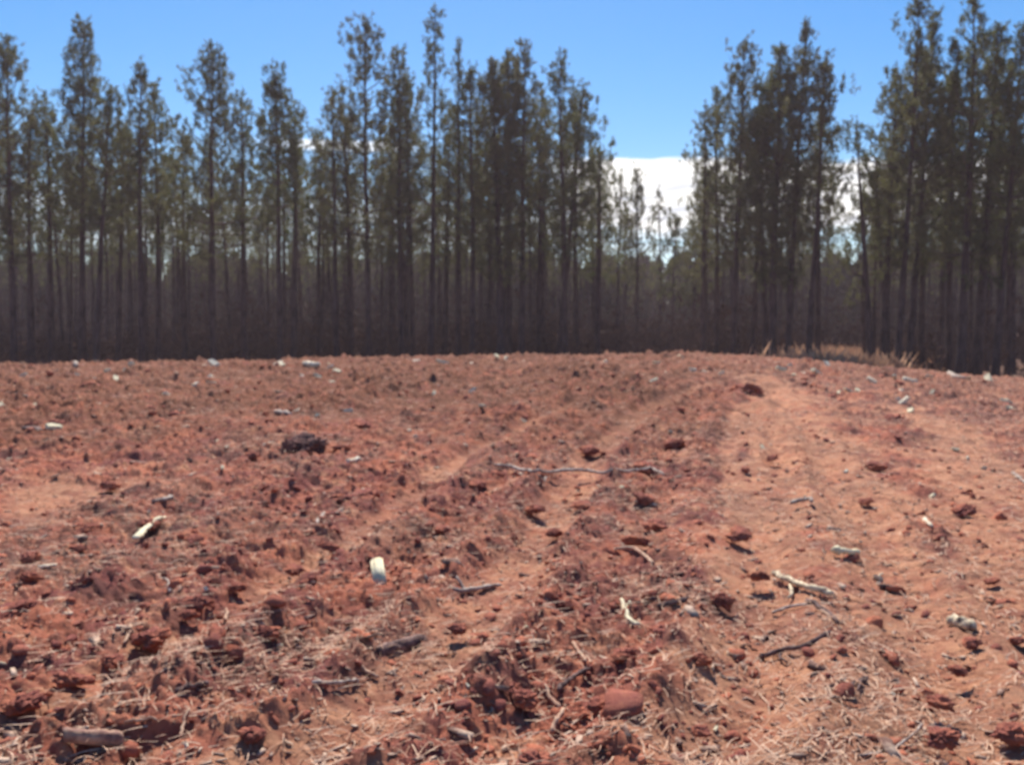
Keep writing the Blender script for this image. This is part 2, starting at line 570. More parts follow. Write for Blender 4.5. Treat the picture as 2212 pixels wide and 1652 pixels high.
# soil clods too many to count
rng = np.random.default_rng(21)
x, y, r = field_points(20000, rng, 2.4, 34)
bare, straw, rough = fields(x, y)
keep = rng.uniform(0, 1, len(x)) < np.clip(rough * 1.1, 0.08, 1) * (0.15 + 0.9 * vnoise(x, y, 0.7, 44))
x, y, r = x[keep], y[keep], r[keep]
n = len(x)
s = 0.0085 * np.exp(rng.normal(0, 0.6, n)) * (0.9 + r * 0.05)
s = np.clip(s, 0.006, 0.075)
v = lump_verts(ICO2[0], n, rng, 0.27) * np.stack([s * rng.uniform(0.8, 1.4, n), s * rng.uniform(0.8, 1.4, n), s * rng.uniform(0.4, 0.85, n)], -1)[:, None]
v = np.einsum('nij,nkj->nki', rand_rot(n, rng, 0.6), v) + np.stack([x, y, height(x, y) + s * 0.1], -1)[:, None]
f = ICO2[1][None] + (np.arange(n) * len(ICO2[0]))[:, None, None]
link('soil_clods', new_mesh('soil_clods', v.reshape(-1, 3), f.reshape(-1, 3), m_clod, True), kind='stuff',
     label='small crumbled clods of red clay strewn over the field', cat='soil clods')

# dead pine straw and fine roots
rng = np.random.default_rng(22)
x, y, r = field_points(200000, rng, 2.4, 34, 0.9)
bare, straw, rough = fields(x, y)
keep = rng.uniform(0, 1, len(x)) < 0.20 + 0.70 * straw * (0.25 + 0.75 * vnoise(x, y, 0.25, 46))
x, y, r = x[keep], y[keep], r[keep]
n = len(x)
Ln = rng.uniform(0.035, 0.13, n) * (1 + 0.02 * r)
wd = rng.uniform(0.0008, 0.0024, n) * (1 + 0.10 * r)
ang = rng.uniform(0, 2 * math.pi, n)
bend = rng.normal(0, 0.33, n)
tilt = np.abs(rng.normal(0, 0.28, n))
z0 = height(x, y) + 0.004
P0 = np.stack([x, y, z0], -1)
rows = []
cur = P0.copy()
for k in range(5):
    a = ang + bend * (k / 4 - 0.5) * 1.6
    d = np.stack([np.cos(a) * np.cos(tilt), np.sin(a) * np.cos(tilt), np.sin(tilt) * (1 - k * 0.5)], -1)
    side = np.stack([-np.sin(a), np.cos(a), 0.6 * np.sin(3 * a)], -1)
    wk = (wd * (1 - 0.12 * k))[:, None]
    rows += [cur - side * wk, cur + side * wk]
    cur = cur + d * (Ln / 4)[:, None]
v = np.stack(rows, 1)
fb = np.array([[2 * k, 2 * k + 1, 2 * k + 3, 2 * k + 2] for k in range(4)])
f = fb[None] + (np.arange(n) * 10)[:, None, None]
link('pine_straw_litter', new_mesh('pine_straw_litter', v.reshape(-1, 3), f.reshape(-1, 4), m_straw, False), kind='stuff',
     label='dead tan pine straw and root hairs scattered over the clay', cat='litter')

# bark crumbs and shredded wood
rng = np.random.default_rng(23)
x, y, r = field_points(9000, rng, 2.4, 36)
n = len(x)
bx = np.array([[a, b_, c_] for c_ in (-1, 1) for a, b_ in ((-1, -1), (1, -1), (1, 1), (-1, 1))], float)
bf = np.array([[3, 2, 1, 0], [4, 5, 6, 7], [0, 1, 5, 4], [1, 2, 6, 5], [2, 3, 7, 6], [3, 0, 4, 7]])
sl = 0.009 * np.exp(rng.normal(0, 0.55, n)) * (1 + 0.05 * r)
v = bx[None] * np.stack([sl, sl * rng.uniform(0.15, 0.5, n), sl * rng.uniform(0.06, 0.25, n)], -1)[:, None]
v = v * (1 + rng.normal(0, 0.22, v.shape))
v = np.einsum('nij,nkj->nki', rand_rot(n, rng, 0.35), v) + np.stack([x, y, height(x, y) + 0.006], -1)[:, None]
f = bf[None] + (np.arange(n) * 8)[:, None, None]
link('bark_litter', new_mesh('bark_litter', v.reshape(-1, 3), f.reshape(-1, 4), m_darkbit, False), kind='stuff',
     label='dark crumbs of bark and shredded twigs on the clay', cat='litter')


# ------------------------------------------------------------------ sticks, chips, big clods (each a thing)
def S(px, py):
    """source pixel -> 2212 units"""
    return px * 2212 / 2592, py * 2212 / 2592


def tube(P, R, nseg, rng, cap=True, squash=1.0, knob=0.0):
    """closed tapered tube through points P with radii R"""
    P = np.asarray(P, float)
    R = np.asarray(R, float)
    n = len(P)
    tn = np.gradient(P, axis=0)
    tn /= np.linalg.norm(tn, axis=1)[:, None] + 1e-9
    up = np.tile([0, 0, 1.0], (n, 1))
    up[np.abs(tn[:, 2]) > 0.9] = [0, 1, 0]
    a = np.cross(tn, up)
    a /= np.linalg.norm(a, axis=1)[:, None] + 1e-9
    b_ = np.cross(a, tn)
    ph = np.arange(nseg) * 2 * math.pi / nseg
    rad_ = R[:, None] * (1 + knob * rng.normal(0, 1, (n, nseg)))
    V = P[:, None] + a[:, None] * (np.cos(ph)[None] * rad_)[..., None] + b_[:, None] * (np.sin(ph)[None] * rad_ * squash)[..., None]
    V = V.reshape(-1, 3)
    i = np.arange(n - 1)[:, None] * nseg
    j = np.arange(nseg)[None]
    j2 = (j + 1) % nseg
    F = np.stack([i + j, i + j2, i + nseg + j2, i + nseg + j], -1).reshape(-1, 4)
    Ts = []
    if cap:
        V = np.vstack([V, P[0] - tn[0] * R[0] * 0.15, P[-1] + tn[-1] * R[-1] * 0.15])
        k0, k1 = len(V) - 2, len(V) - 1
        jj = np.arange(nseg)
        Ts = [np.column_stack([np.full(nseg, k0), (jj + 1) % nseg, jj]),
              np.column_stack([np.full(nseg, k1), jj + (n - 1) * nseg, (jj + 1) % nseg + (n - 1) * nseg])]
    return V, F, (np.vstack(Ts) if Ts else np.zeros((0, 3), int))


def resample(P, n):
    P = np.asarray(P, float)
    d = np.concatenate([[0], np.cumsum(np.linalg.norm(np.diff(P, axis=0), axis=1))])
    t = np.linspace(0, d[-1], n)
    return np.column_stack([np.interp(t, d, P[:, k]) for k in range(P.shape[1])])


LAND = []                                     # (vx, vy, phrase) things a label may name


def stick(name, pts, wpx, material, label, cat, phrase=None, squash=1.0, knob=0.10, side=None, lift=0.6, group=None, ends=(1.0, 0.8)):
    """pts: source-pixel polyline of a stick lying on the clay"""
    vp = [S(*p) for p in pts]
    W = np.array([hit(*p) for p in vp])
    dist = float(np.linalg.norm(W.mean(0)))
    r0 = wpx / 2 / 2437 * dist
    n = max(7, 3 * len(pts) + 3)
    Q = resample(W, n)
    sd = abs(hash((round(pts[0][0]), round(pts[0][1])))) % 9999
    rg = np.random.default_rng(int(pts[0][0] * 7 + pts[0][1]))
    Q = Q + rg.normal(0, r0 * 0.25, Q.shape)
    zh = height(Q[:, 0], Q[:, 1])
    zl = np.interp(np.arange(n), [0, n - 1], [zh[:2].mean(), zh[-2:].mean()])
    z = np.maximum(0.5 * (zh + zl), zl) + r0 * lift * squash + 0.008
    R = np.linspace(r0 * ends[0], r0 * ends[1], n) * (1 + rg.normal(0, 0.08, n))
    R[0] *= 0.75
    R[-1] *= 0.6
    P3 = np.column_stack([Q, z])
    o0 = P3[n // 2].copy()
    V, F, T = tube(P3 - o0, R, 9, rg, squash=squash, knob=knob)
    o = link(name, new_mesh(name, V, [F, T], material, True), label=label, cat=cat, group=group, loc=o0)
    for fork in (side or []):
        W2 = np.array([hit(*S(*p)) for p in fork])
        Q2 = resample(W2, 6)
        z2 = height(Q2[:, 0], Q2[:, 1]) + r0 + 0.01
        V, F, T = tube(np.column_stack([Q2, z2]) - o0, np.linspace(r0 * 0.7, r0 * 0.35, 6), 7, rg, knob=knob)
        link('side_twig', new_mesh('side_twig', V, [F, T], material, True), parent=o)
    if phrase:
        m = np.mean(vp, axis=0)
        LAND.append((m[0], m[1], phrase))
    return o


def plank(name, a, b, hpx, thick, material, label, cat, phrase, tilt=0.25, lift=0.0):
    """board on its edge between two source pixels; hpx = face height in source pixels"""
    A, B = np.array(hit(*S(*a))), np.array(hit(*S(*b)))
    dist = np.linalg.norm((A + B) / 2)
    hgt = hpx / 2437 * dist
    Lw = np.linalg.norm(B - A)
    n = 14
    rg = np.random.default_rng(int(a[0]))
    rows = []
    zl = height(np.array([A[0], B[0]]), np.array([A[1], B[1]]))
    Q = A + (B - A) * np.linspace(0, 1, n)[:, None]
    z0 = np.interp(np.arange(n), [0, n - 1], zl) + lift
    o0 = np.array([*(A + B) / 2, z0.mean()])
    nrm = np.array([-(B - A)[1], (B - A)[0]]) / Lw
    prof = [(-.5, 0), (-.5, .5), (-.42, 1), (.42, 1.0), (.5, .5), (.5, 0)]
    V = []
    for k in range(n):
        hk = hgt * (1 + rg.normal(0, .035)) * (0.85 if k in (0, n - 1) else 1)
        for (u_, v_) in prof:
            q = Q[k] + nrm * (u_ * thick + tilt * v_ * hk)
            V.append([q[0] + rg.normal(0, .0012), q[1], z0[k] - 0.02 + v_ * (hk + 0.02) + rg.normal(0, .0015)])
    V = np.array(V) - o0
    m = len(prof)
    i = np.arange(n - 1)[:, None] * m
    j = np.arange(m)[None]
    F = np.stack([i + j, i + m + j, i + m + (j + 1) % m, i + (j + 1) % m], -1).reshape(-1, 4)
    caps = np.array([list(range(m)), list(range(n * m - 1, (n - 1) * m - 1, -1))])
    LAND.append((*np.mean([S(*a), S(*b)], 0), phrase))
    return link(name, new_mesh(name, V, [F, caps], material), label=label, cat=cat, loc=o0)


def c7(x, y): return (x * .4069, 1350 + y * .4069)
def c8(x, y): return (850 + x * .4069, 1350 + y * .4069)
def c9(x, y): return (1692 + x * .4069, 1350 + y * .4069)
def c4(x, y): return (x * .4069, 880 + y * .4069)
def c5(x, y): return (850 + x * .4069, 880 + y * .4069)
def c6(x, y): return (1692 + x * .4069, 880 + y * .4069)


stick('branch', [c9(650, 288), c9(720, 330), c9(800, 350), c9(880, 385), c9(960, 405), c9(1025, 432)], 17, m_patch,
      'knobbly branch with patches of bright bare wood beside the wheel track', 'branch', 'knobbly half-barked branch', knob=0.22, lift=2.2, side=[[c9(760, 350), c9(770, 400), c9(745, 425)]])
stick('stick', [c9(860, 440), c9(930, 480), c9(1000, 530), c9(1060, 575)], 14, m_dark,
      'straight dark stick sticking out from under the knobbly half-barked branch', 'stick', 'dark stick under the branch')
stick('twig', [c9(640, 500), c9(750, 470), c9(870, 455)], 8, m_grey,
      'thin grey twig pointing at the middle of the knobbly half-barked branch', 'twig')
stick('stick', [c9(560, 775), c9(700, 755), c9(830, 730), c9(920, 680), c9(1000, 640)], 13, m_dark,
      'dark curved stick lying alone on pale soil below the knobbly branch', 'stick', 'dark curved stick', side=[[c9(700, 755), c9(690, 790), c9(740, 810)]])
stick('stick', [c9(810, 1055), c9(950, 1035), c9(1080, 1000), c9(1140, 945), c9(1240, 925)], 12, m_dark,
      'dark stick with an elbow and a knuckle at its thick end', 'stick', 'dark stick with elbow', side=[[c9(1200, 935), c9(1180, 1000), c9(1170, 1015)]], ends=(0.7, 1.4))
stick('twig', [c9(1180, 1378), c9(1300, 1370), c9(1400, 1348), c9(1480, 1300), c9(1545, 1255), c9(1580, 1210), c9(1520, 1170)], 7, m_grey,
      'long thin grey twig bent like a sickle beside two big clods', 'twig', 'sickle-shaped grey twig')
stick('log_chunk', [c9(1770, 572), c9(1830, 588), c9(1895, 608)], 27, m_patch,
      'short thick log chunk with pale bleached top and dark underside', 'log', 'short thick log chunk', knob=0.12, ends=(1, 1))
stick('log_chunk', [c9(1020, 145), c9(1090, 158), c9(1170, 165)], 19, m_white,
      'small cream coloured wood chunk lying in the middle of the right-hand track', 'wood chunk', 'cream wood chunk', knob=0.15, lift=1.6, ends=(1, .7))
stick('stick', [c9(1310, 340), c9(1390, 355), c9(1460, 370)], 14, m_dark,
      'short dark stub of stick beside a round pale chip on the track', 'stick')
stick('branch', [c8(715, 350), c8(765, 378), c8(860, 368), c8(965, 350), c8(1030, 330)], 13, m_grey,
      'pale forked stick with a curled end lying across the middle of the field', 'stick', 'pale forked stick', side=[[c8(810, 375), c8(780, 345), c8(750, 320)]])
plank('bark_slab', c8(265, 735), c8(560, 660), 17, 0.03, m_slab,
      'flat slab of ridged grey-brown bark lying beside a round clod', 'bark slab', 'flat slab of ridged bark', tilt=0.5)
stick('stick', [c8(50, 752), c8(130, 800), c8(200, 855), c8(270, 905)], 12, m_tan,
      'brown stick slanting downhill between the bark slab and grey stick', 'stick', 'slanting brown stick')
stick('stick', [c8(-145, 978), c8(-70, 978), c8(10, 970), c8(90, 945), c8(145, 915)], 11, m_grey,
      'blue-grey weathered stick with a small pale knob at its end', 'stick', 'blue-grey stick')
stick('stick', [c8(1780, 415), c8(1790, 470), c8(1805, 510), c8(1840, 560), c8(1890, 605)], 12, m_white,
      'pale peeled stick with a kink pointing away from the camera', 'stick', 'kinked pale peeled stick', knob=0.15, lift=1.2, side=[[c8(1795, 480), c8(1830, 470), c8(1825, 500)]])
stick('stick', [c8(1385, 1000), c8(1440, 960), c8(1500, 910), c8(1575, 858)], 14, m_dark,
      'stout dark stick leaning on the biggest clod of clay', 'stick', 'stout dark stick', lift=1.2)
stick('twig', [c8(1225, 860), c8(1270, 930), c8(1320, 1020), c8(1395, 1100)], 9, m_tan,
      'tan root-like stick running down over the biggest clod', 'twig', 'root over the biggest clod', ends=(0.6, 1.6), lift=1.6)
stick('stick', [c8(1345, 1255), c8(1375, 1215), c8(1415, 1165)], 13, m_tan,
      'short pale stub of root standing out of the clay below the biggest clod', 'stick', lift=2)
stick('stick', [c8(2000, 465), c8(2090, 450), c8(2180, 428)], 14, m_dark,
      'short dark stick lying in dark clay at the head of the knobbly branch', 'stick')
stick('stick', [c8(1740, 128), c8(1800, 128), c8(1860, 135), c8(1910, 165), c8(1975, 215)], 10, m_tan,
      'thin yellowish stick with a drooping dark end among dark clods', 'stick', 'thin yellowish stick')
stick('twig', [c8(1480, 655), c8(1490, 740), c8(1530, 790), c8(1560, 845)], 9, m_tan,
      'tan root stub rising from the clay behind the stout dark stick', 'twig', 'tan root stub', side=[[c8(1490, 740), c8(1430, 780), c8(1370, 810)]])
plank('board', c7(395, 1330), c7(770, 1290), 15, 0.045, m_plank,
      'long split plank with bright top edge and dark shaded face', 'plank', 'long split plank', lift=0.015)
stick('stick', [c7(775, 1240), c7(830, 1238), c7(900, 1212), c7(980, 1195)], 8, m_tan,
      'thin tan stick continuing from the end of the long split plank', 'stick')
stick('stick', [c7(1090, 975), c7(1190, 968), c7(1310, 962)], 15, m_dark,
      'dark half-buried stick on red clay left of the slanting brown stick', 'stick', 'dark half-buried stick')
stick('split_stick', [c4(840, 1228), c4(900, 1180), c4(960, 1130), c4(1022, 1088)], 20, m_white,
      'bright cream split stick slanting in the left half of the field', 'stick', 'bright cream split stick', squash=0.6, lift=3.0, ends=(1, .6))
stick('stick', [c4(945, 975), c4(1010, 958), c4(1080, 936)], 11, m_grey,
      'short greyish stick just behind the bright cream split stick', 'stick')
stick('branch', [c5(985, 768), c5(1100, 788), c5(1230, 806), c5(1320, 822), c5(1400, 830), c5(1550, 826), c5(1700, 815), c5(1850, 800), c5(1960, 793), c5(2045, 835)], 9, m_grey,
      'very long thin grey branch bowed across the middle of the field', 'branch', 'long bowed grey branch', side=[[c5(1310, 825), c5(1285, 838), c5(1262, 852)]], lift=3.5)
stick('bark_curl', [c6(765, 1012), c6(800, 996), c6(880, 984), c6(892, 1015)], 11, m_grey,
      'curled strip of grey bark casting a dark shadow on the track', 'bark', 'curled strip of bark', lift=3)
stick('stick', [c4(1540, 1218), c4(1590, 1210), c4(1630, 1200)], 9, m_pale,
      'small pale stick with a dark hollow beneath it', 'stick', 'small pale stick over hollow')
stick('twig', [c4(1965, 1110), c4(1985, 1075), c4(2005, 1045), c4(2065, 1020)], 8, m_grey,
      'hooked thin grey twig among reddish clods left of the middle', 'twig', 'hooked grey twig')
stick('board', [c4(155, 512), c4(210, 520), c4(265, 532)], 17, m_dark,
      'short dark flat board near the left end of the field', 'board', 'short dark board', squash=0.4)
stick('twig', [c7(1125, 1262), c7(1140, 1200), c7(1150, 1165), c7(1185, 1140)], 9, m_tan,
      'upright tan root curling out of the clay beyond the split plank', 'twig', 'upright curling root', lift=2)
stick('twig', [c7(1055, 370), c7(1050, 320), c7(1035, 285), c7(960, 262)], 8, m_grey,
      'grey twig bent at a right angle beyond the orange-topped clod', 'twig', 'grey right-angled twig')
stick('stick', [c6(1595, 1078), c6(1615, 1102), c6(1645, 1122)], 10, m_pale,
      'small yellow-white stick on the pale middle of the wheel track', 'stick', 'small yellow-white stick')
stick('stick', [c5(1870, 962), c5(1930, 975), c5(2000, 990)], 11, m_grey,
      'short grey stick in front of the long bowed branch', 'stick')
stick('twig', [c4(1630, 608), c4(1700, 600), c4(1790, 592)], 6, m_pale,
      'thin pale twig reaching into the dark hollow', 'twig')
stick('twig', [c6(2140, 785), c6(2180, 815), c6(2225, 850)], 7, m_grey,
      'thin grey twig at the side of the field beyond the log chunk', 'twig', 'thin grey twig')
stick('stick', [c5(75, 716), c5(115, 710), c5(155, 704)], 12, m_pale,
      'stubby pale stick in front of the dark hollow', 'stick')
stick('twig', [c7(1400, 540), c7(1410, 500), c7(1405, 470)], 9, m_tan, 'short tan root end standing beside three reddish clods', 'twig')
stick('twig', [c7(810, 600), c7(800, 650), c7(770, 700)], 9, m_tan, 'pale root fork drooping beside the orange-topped clod', 'twig')
stick('stick', [c6(1395, 95), c6(1415, 120), c6(1438, 145)], 15, m_grey, 'pale grey stick propped against the tree line at the field edge', 'stick', 'propped pale grey stick', lift=2)
stick('split_stick', [c6(1745, 172), c6(1775, 190), c6(1860, 198)], 13, m_grey, 'whitish curved branch end in the shade of the tallest trees', 'branch', 'whitish branch end')
stick('log_chunk', [c6(1470, 215), c6(1500, 217), c6(1540, 219)], 12, m_pale, 'pale horizontal wood piece below the propped grey stick', 'wood chunk')
stick('split_stick', [c6(380, 62), c6(410, 45), c6(440, 62)], 13, m_grey, 'grey arched wood scrap on the crest of the field', 'wood scrap', 'grey arched wood scrap', lift=2)
stick('log_chunk', [c4(1900, 132), c4(1945, 133), c4(1985, 134)], 14, m_pale, 'pale wood piece lying along the crest left of the middle', 'wood chunk', 'pale piece on the crest')
stick('stick', [c4(375, 122), c4(420, 118), c4(470, 124)], 12, m_grey, 'thin pale stick on the crest at the left edge of the field', 'stick', 'thin pale crest stick')
stick('stick', [c4(1720, 412), c4(1765, 420), c4(1815, 424)], 12, m_grey, 'greyish stick lying beyond the dark hollow', 'stick')
stick('stick', [c7(245, 212), c7(290, 212), c7(350, 210)], 10, m_pale, 'short light stick above the big shaded clod mound', 'stick', 'short light stick')

# random thin fallen twigs between the named ones (each its own thing)
# pale chips
chip_meshes = []
rgc = np.random.default_rng(31)
for k in range(7):
    bm = bmesh.new()
    bmesh.ops.create_cube(bm, size=2)
    for vv in bm.verts:
        vv.co.x *= 1.0 + rgc.uniform(-.25, .25)
        vv.co.y *= 0.62 + rgc.uniform(-.15, .15)
        vv.co.z *= 0.34 + rgc.uniform(-.08, .08)
    bmesh.ops.bevel(bm, geom=bm.edges[:], offset=0.13, segments=1, affect='EDGES')
    bmesh.ops.subdivide_edges(bm, edges=bm.edges[:], cuts=1)
    for vv in bm.verts:
        vv.co += type(vv.co)(rgc.normal(0, 0.045, 3))
    me = bpy.data.meshes.new('wood_chip')
    bm.to_mesh(me)
    bm.free()
    me.materials.append([m_pale, m_white, m_white, m_pale, m_grey, m_white, m_pale][k])
    chip_meshes.append(me)

CHIPS = []
for fn, lst in ((c4, [(720, 225), (820, 130), (790, 175), (1330, 130, 1.4), (1320, 200, 1.2), (1320, 235), (1745, 130, 1.3), (2060, 205), (605, 342),
                      (1850, 405), (1975, 435), (335, 515, 1.3), (1348, 567), (1413, 625, .7), (1055, 92, 1.2), (60, 690), (1385, 780), (1450, 800, .8),
                      (565, 1285), (2190, 712), (925, 1020), (215, 360, .8), (940, 280, .7), (1035, 305, .8), (1890, 180, .8), (870, 515, .8), (10, 370)]),
                (c5, [(665, 117, 1.3), (1437, 95, 1.2), (1663, 102, 1.3), (1993, 108), (320, 208, .9), (1970, 243), (850, 285), (75, 403), (912, 400, .9),
                      (932, 433, .8), (1165, 455), (460, 517, 1.1), (497, 567), (2080, 517, 1.2), (625, 728, 1.1), (1640, 860), (1628, 893, 1.2),
                      (1778, 873, 1.3), (2173, 955, 1.1), (1585, 970, .8), (1510, 890, .8), (1440, 680, .8), (1918, 605, .8), (1128, 685), (1350, 1390, 1.4),
                      (1525, 1385, .9), (1180, 98, .9), (500, 115, .8), (1040, 145, .7), (610, 290, .8)]),
                (c6, [(925, 167, 1.2), (1265, 222), (1450, 262, .8), (1175, 285), (1540, 150), (1990, 208, 1.2), (1425, 328), (1465, 360), (1505, 405, 1.3),
                      (2100, 350), (2120, 390), (585, 632, 1.2), (1103, 773, 1.2), (1785, 645), (1963, 752), (1640, 925, 1.3), (795, 950, 1.2), (1222, 1158),
                      (1190, 1215), (1305, 1460, 1.3), (1318, 1412), (1860, 690), (845, 165, .8), (1060, 290, .8), (750, 118, .9), (1620, 190, .8), (205, 275, .8)]),
                (c7, [(1280, 380, 1.3), (1460, 615, 1.2), (1740, 685, 1.2), (1165, 1340, 1.3), (1110, 1380), (20, 805, 1.2), (700, 980), (1440, 1105)]),
                (c8, [(1185, 590), (655, 945), (820, 965), (1565, 975, .6), (1675, 1065, .6), (200, 1375), (970, 1380), (1305, 738), (1350, 240, 1.4), (130, 915)]),
                (c9, [(205, 600), (295, 1220, 1.2), (1395, 1010), (1890, 750, .8), (1600, 1405, 1.4), (1305, 290, 1.6)])):
    for q in lst:
        CHIPS.append((*S(*fn(q[0], q[1])), q[2] if len(q) > 2 else 1.0, fn))

for k in range(34):
    vx_ = rgc.uniform(20, 2200)
    CHIPS.append((vx_, float(np.interp(vx_, [0, 400, 1106, 1400, 1650, 1900, 2212], [787, 784, 774, 768, 772, 800, 816])) + 3 + 55 * rgc.uniform(0, 1) ** 2, rgc.uniform(.6, 1.1), None))

# the bright standing block in the middle of the field
bp = S(*c8(262, 235))
bxw, byw = hit(bp[0], bp[1] + 22)
bm = bmesh.new()
bmesh.ops.create_cube(bm, size=2)
hw_, hh_ = 17 / 2437 * byw, 50 / 2437 * byw
for vv in bm.verts:
    vv.co = (vv.co.x * hw_ * (0.85 if vv.co.z > 0 else 1.0) + (-0.012 if vv.co.z > 0 else 0.016), vv.co.y * 0.03, vv.co.z * hh_ * (1.15 if vv.co.x > 0 else 1.0))
bmesh.ops.bevel(bm, geom=bm.edges[:], offset=0.012, segments=2, affect='EDGES')
bmesh.ops.subdivide_edges(bm, edges=bm.edges[:], cuts=1)
for vv in bm.verts:
    vv.co += type(vv.co)(rgc.normal(0, 0.0022, 3))
me = bpy.data.meshes.new('wood_block')
bm.to_mesh(me)
bm.free()
me.materials.append(m_white)
for p_ in me.polygons:
    p_.use_smooth = True
bo = link('wood_block', me, label='bright cream block of split wood standing out left of the middle', cat='wood block',
          loc=(bxw, byw, float(height(np.array([bxw]), np.array([byw]))[0]) + hh_ * 0.36 + 0.02))
bo.rotation_euler = (math.radians(-68), 0, math.radians(6))
LAND.append((bp[0], bp[1], 'bright cream wood block'))
hp = S(*c4(1915, 625))
hx, hy = hit(*hp)
co = link('wood_chip', chip_meshes[1], label='pale pointed chip of wood propped in front of the dark hollow', cat='wood chip',
          loc=(hx, hy, float(height(np.array([hx]), np.array([hy]))[0]) + 0.06))
co.scale = (0.11, 0.07, 0.07)
co.rotation_euler = (0.3, -1.0, 0.6)
LAND += [(S(*c4(1890, 560))[0], S(*c4(1890, 560))[1], 'dark hollow')]

# big clods
CLODS = [(c8, 1185, 1050, 190, 'biggest clod of red clay, orange on top, under the stout dark stick', 'biggest clod'),
         (c8, 110, 660, 130, 'round dark clod beside the flat bark slab', 'round clod'),
         (c8, 1230, 1400, 230, 'broad dark clod mound at the bottom of the view below the short root stub', 'broad bottom mound'),
         (c8, 940, 930, 150, None, None), (c8, 225, 1330, 120, None, None), (c8, 440, 1400, 150, None, None),
         (c8, 760, 640, 120, None, None), (c8, 1100, 900, 110, None, None), (c8, 1780, 760, 150, None, None), (c8, 1620, 1060, 120, None, None),
         (c8, 2020, 560, 130, None, None), (c8, 1420, 430, 110, None, None),
         (c9, 1685, 1130, 150, 'rounded clod with a lit orange top beyond the sickle-shaped twig', 'orange rounded clod'),
         (c9, 1700, 1340, 180, 'large dark-fronted clod at the tip of the sickle-shaped twig', 'large dark-fronted clod'),
         (c9, 200, 1340, 120, 'dark clod lying alone on pale soil near the bottom of the view', 'lone dark clod'),
         (c9, 1025, 1190, 70, None, None), (c9, 1115, 1265, 50, None, None), (c9, 1055, 1135, 45, None, None), (c9, 180, 745, 150, None, None),
         (c9, 340, 440, 150, None, None), (c9, 60, 600, 120, None, None), (c9, 560, 330, 130, None, None), (c9, 2010, 310, 80, None, None),
         (c9, 1880, 710, 100, None, None), (c9, 1800, 940, 100, None, None), (c9, 2120, 1280, 180, None, None), (c9, 2170, 680, 90, None, None),
         (c7, 110, 450, 210, 'big shaded clod mound under the short light stick', 'big shaded mound'),
         (c7, 440, 900, 170, 'dark rectangular clod between two orange lit patches', 'dark rectangular clod'),
         (c7, 140, 1080, 200, 'large dark rounded clod at the left side above the split plank', 'large dark rounded clod'),
         (c7, 740, 570, 150, 'wide clod with a bright orange top', 'orange-topped clod'),
         (c7, 950, 690, 190, None, None), (c7, 1640, 600, 190, None, None), (c7, 1210, 430, 160, None, None), (c7, 930, 910, 110, None, None),
         (c7, 1070, 400, 130, None, None), (c7, 1310, 450, 60, None, None), (c7, 1410, 740, 60, None, None),
         (c7, 1180, 540, 110, None, None), (c7, 1480, 370, 110, None, None), (c7, 700, 810, 130, None, None), (c7, 200, 270, 110, None, None),
         (c7, 610, 220, 120, None, None), (c7, 1560, 1240, 150, None, None), (c7, 1830, 260, 130, None, None),
         (c5, 880, 830, 120, None, None), (c5, 1240, 1020, 130, None, None), (c5, 660, 1130, 100, None, None), (c5, 380, 1150, 120, None, None),
         (c5, 1860, 1220, 160, None, None), (c5, 1540, 970, 130, None, None), (c5, 140, 890, 250, None, None), (c5, 1920, 940, 150, None, None),
         (c5, 720, 860, 100, None, None), (c5, 1990, 1110, 130, None, None), (c5, 1360, 1170, 120, None, None), (c5, 1580, 640, 130, None, None),
         (c5, 160, 455, 150, None, None), (c5, 1940, 740, 140, None, None),
         (c6, 440, 1190, 150, None, None), (c6, 100, 750, 100, None, None), (c6, 1840, 1010, 120, None, None), (c6, 40, 600, 130, None, None),
         (c6, 1230, 970, 80, None, None), (c6, 820, 700, 80, None, None), (c6, 650, 710, 75, None, None), (c6, 1290, 740, 110, None, None),
         (c6, 480, 230, 200, None, None), (c6, 1400, 430, 120, None, None),
         (c4, 1890, 575, 290, 'dark lump of earth standing above the field like a hollow stump', 'dark hollow'),
         (c4, 200, 470, 110, None, None), (c4, 340, 460, 100, None, None), (c4, 1550, 660, 120, None, None), (c4, 690, 870, 120, None, None),
         (c4, 540, 1110, 120, None, None), (c4, 1200, 1170, 130, None, None), (c4, 1730, 1130, 120, None, None), (c4, 1690, 840, 120, None, None),
         (c4, 2130, 900, 150, None, None), (c4, 920, 1100, 110, None, None), (c4, 480, 1235, 90, None, None), (c4, 190, 1300, 120, None, None),
         (c4, 2130, 610, 130, None, None), (c4, 1990, 700, 100, None, None), (c4, 1620, 1250, 80, None, None), (c4, 1300, 1420, 140, None, None),
         (c4, 850, 380, 90, None, None), (c4, 2060, 1280, 120, None, None)]
AUTO = []
rgl = np.random.default_rng(41)
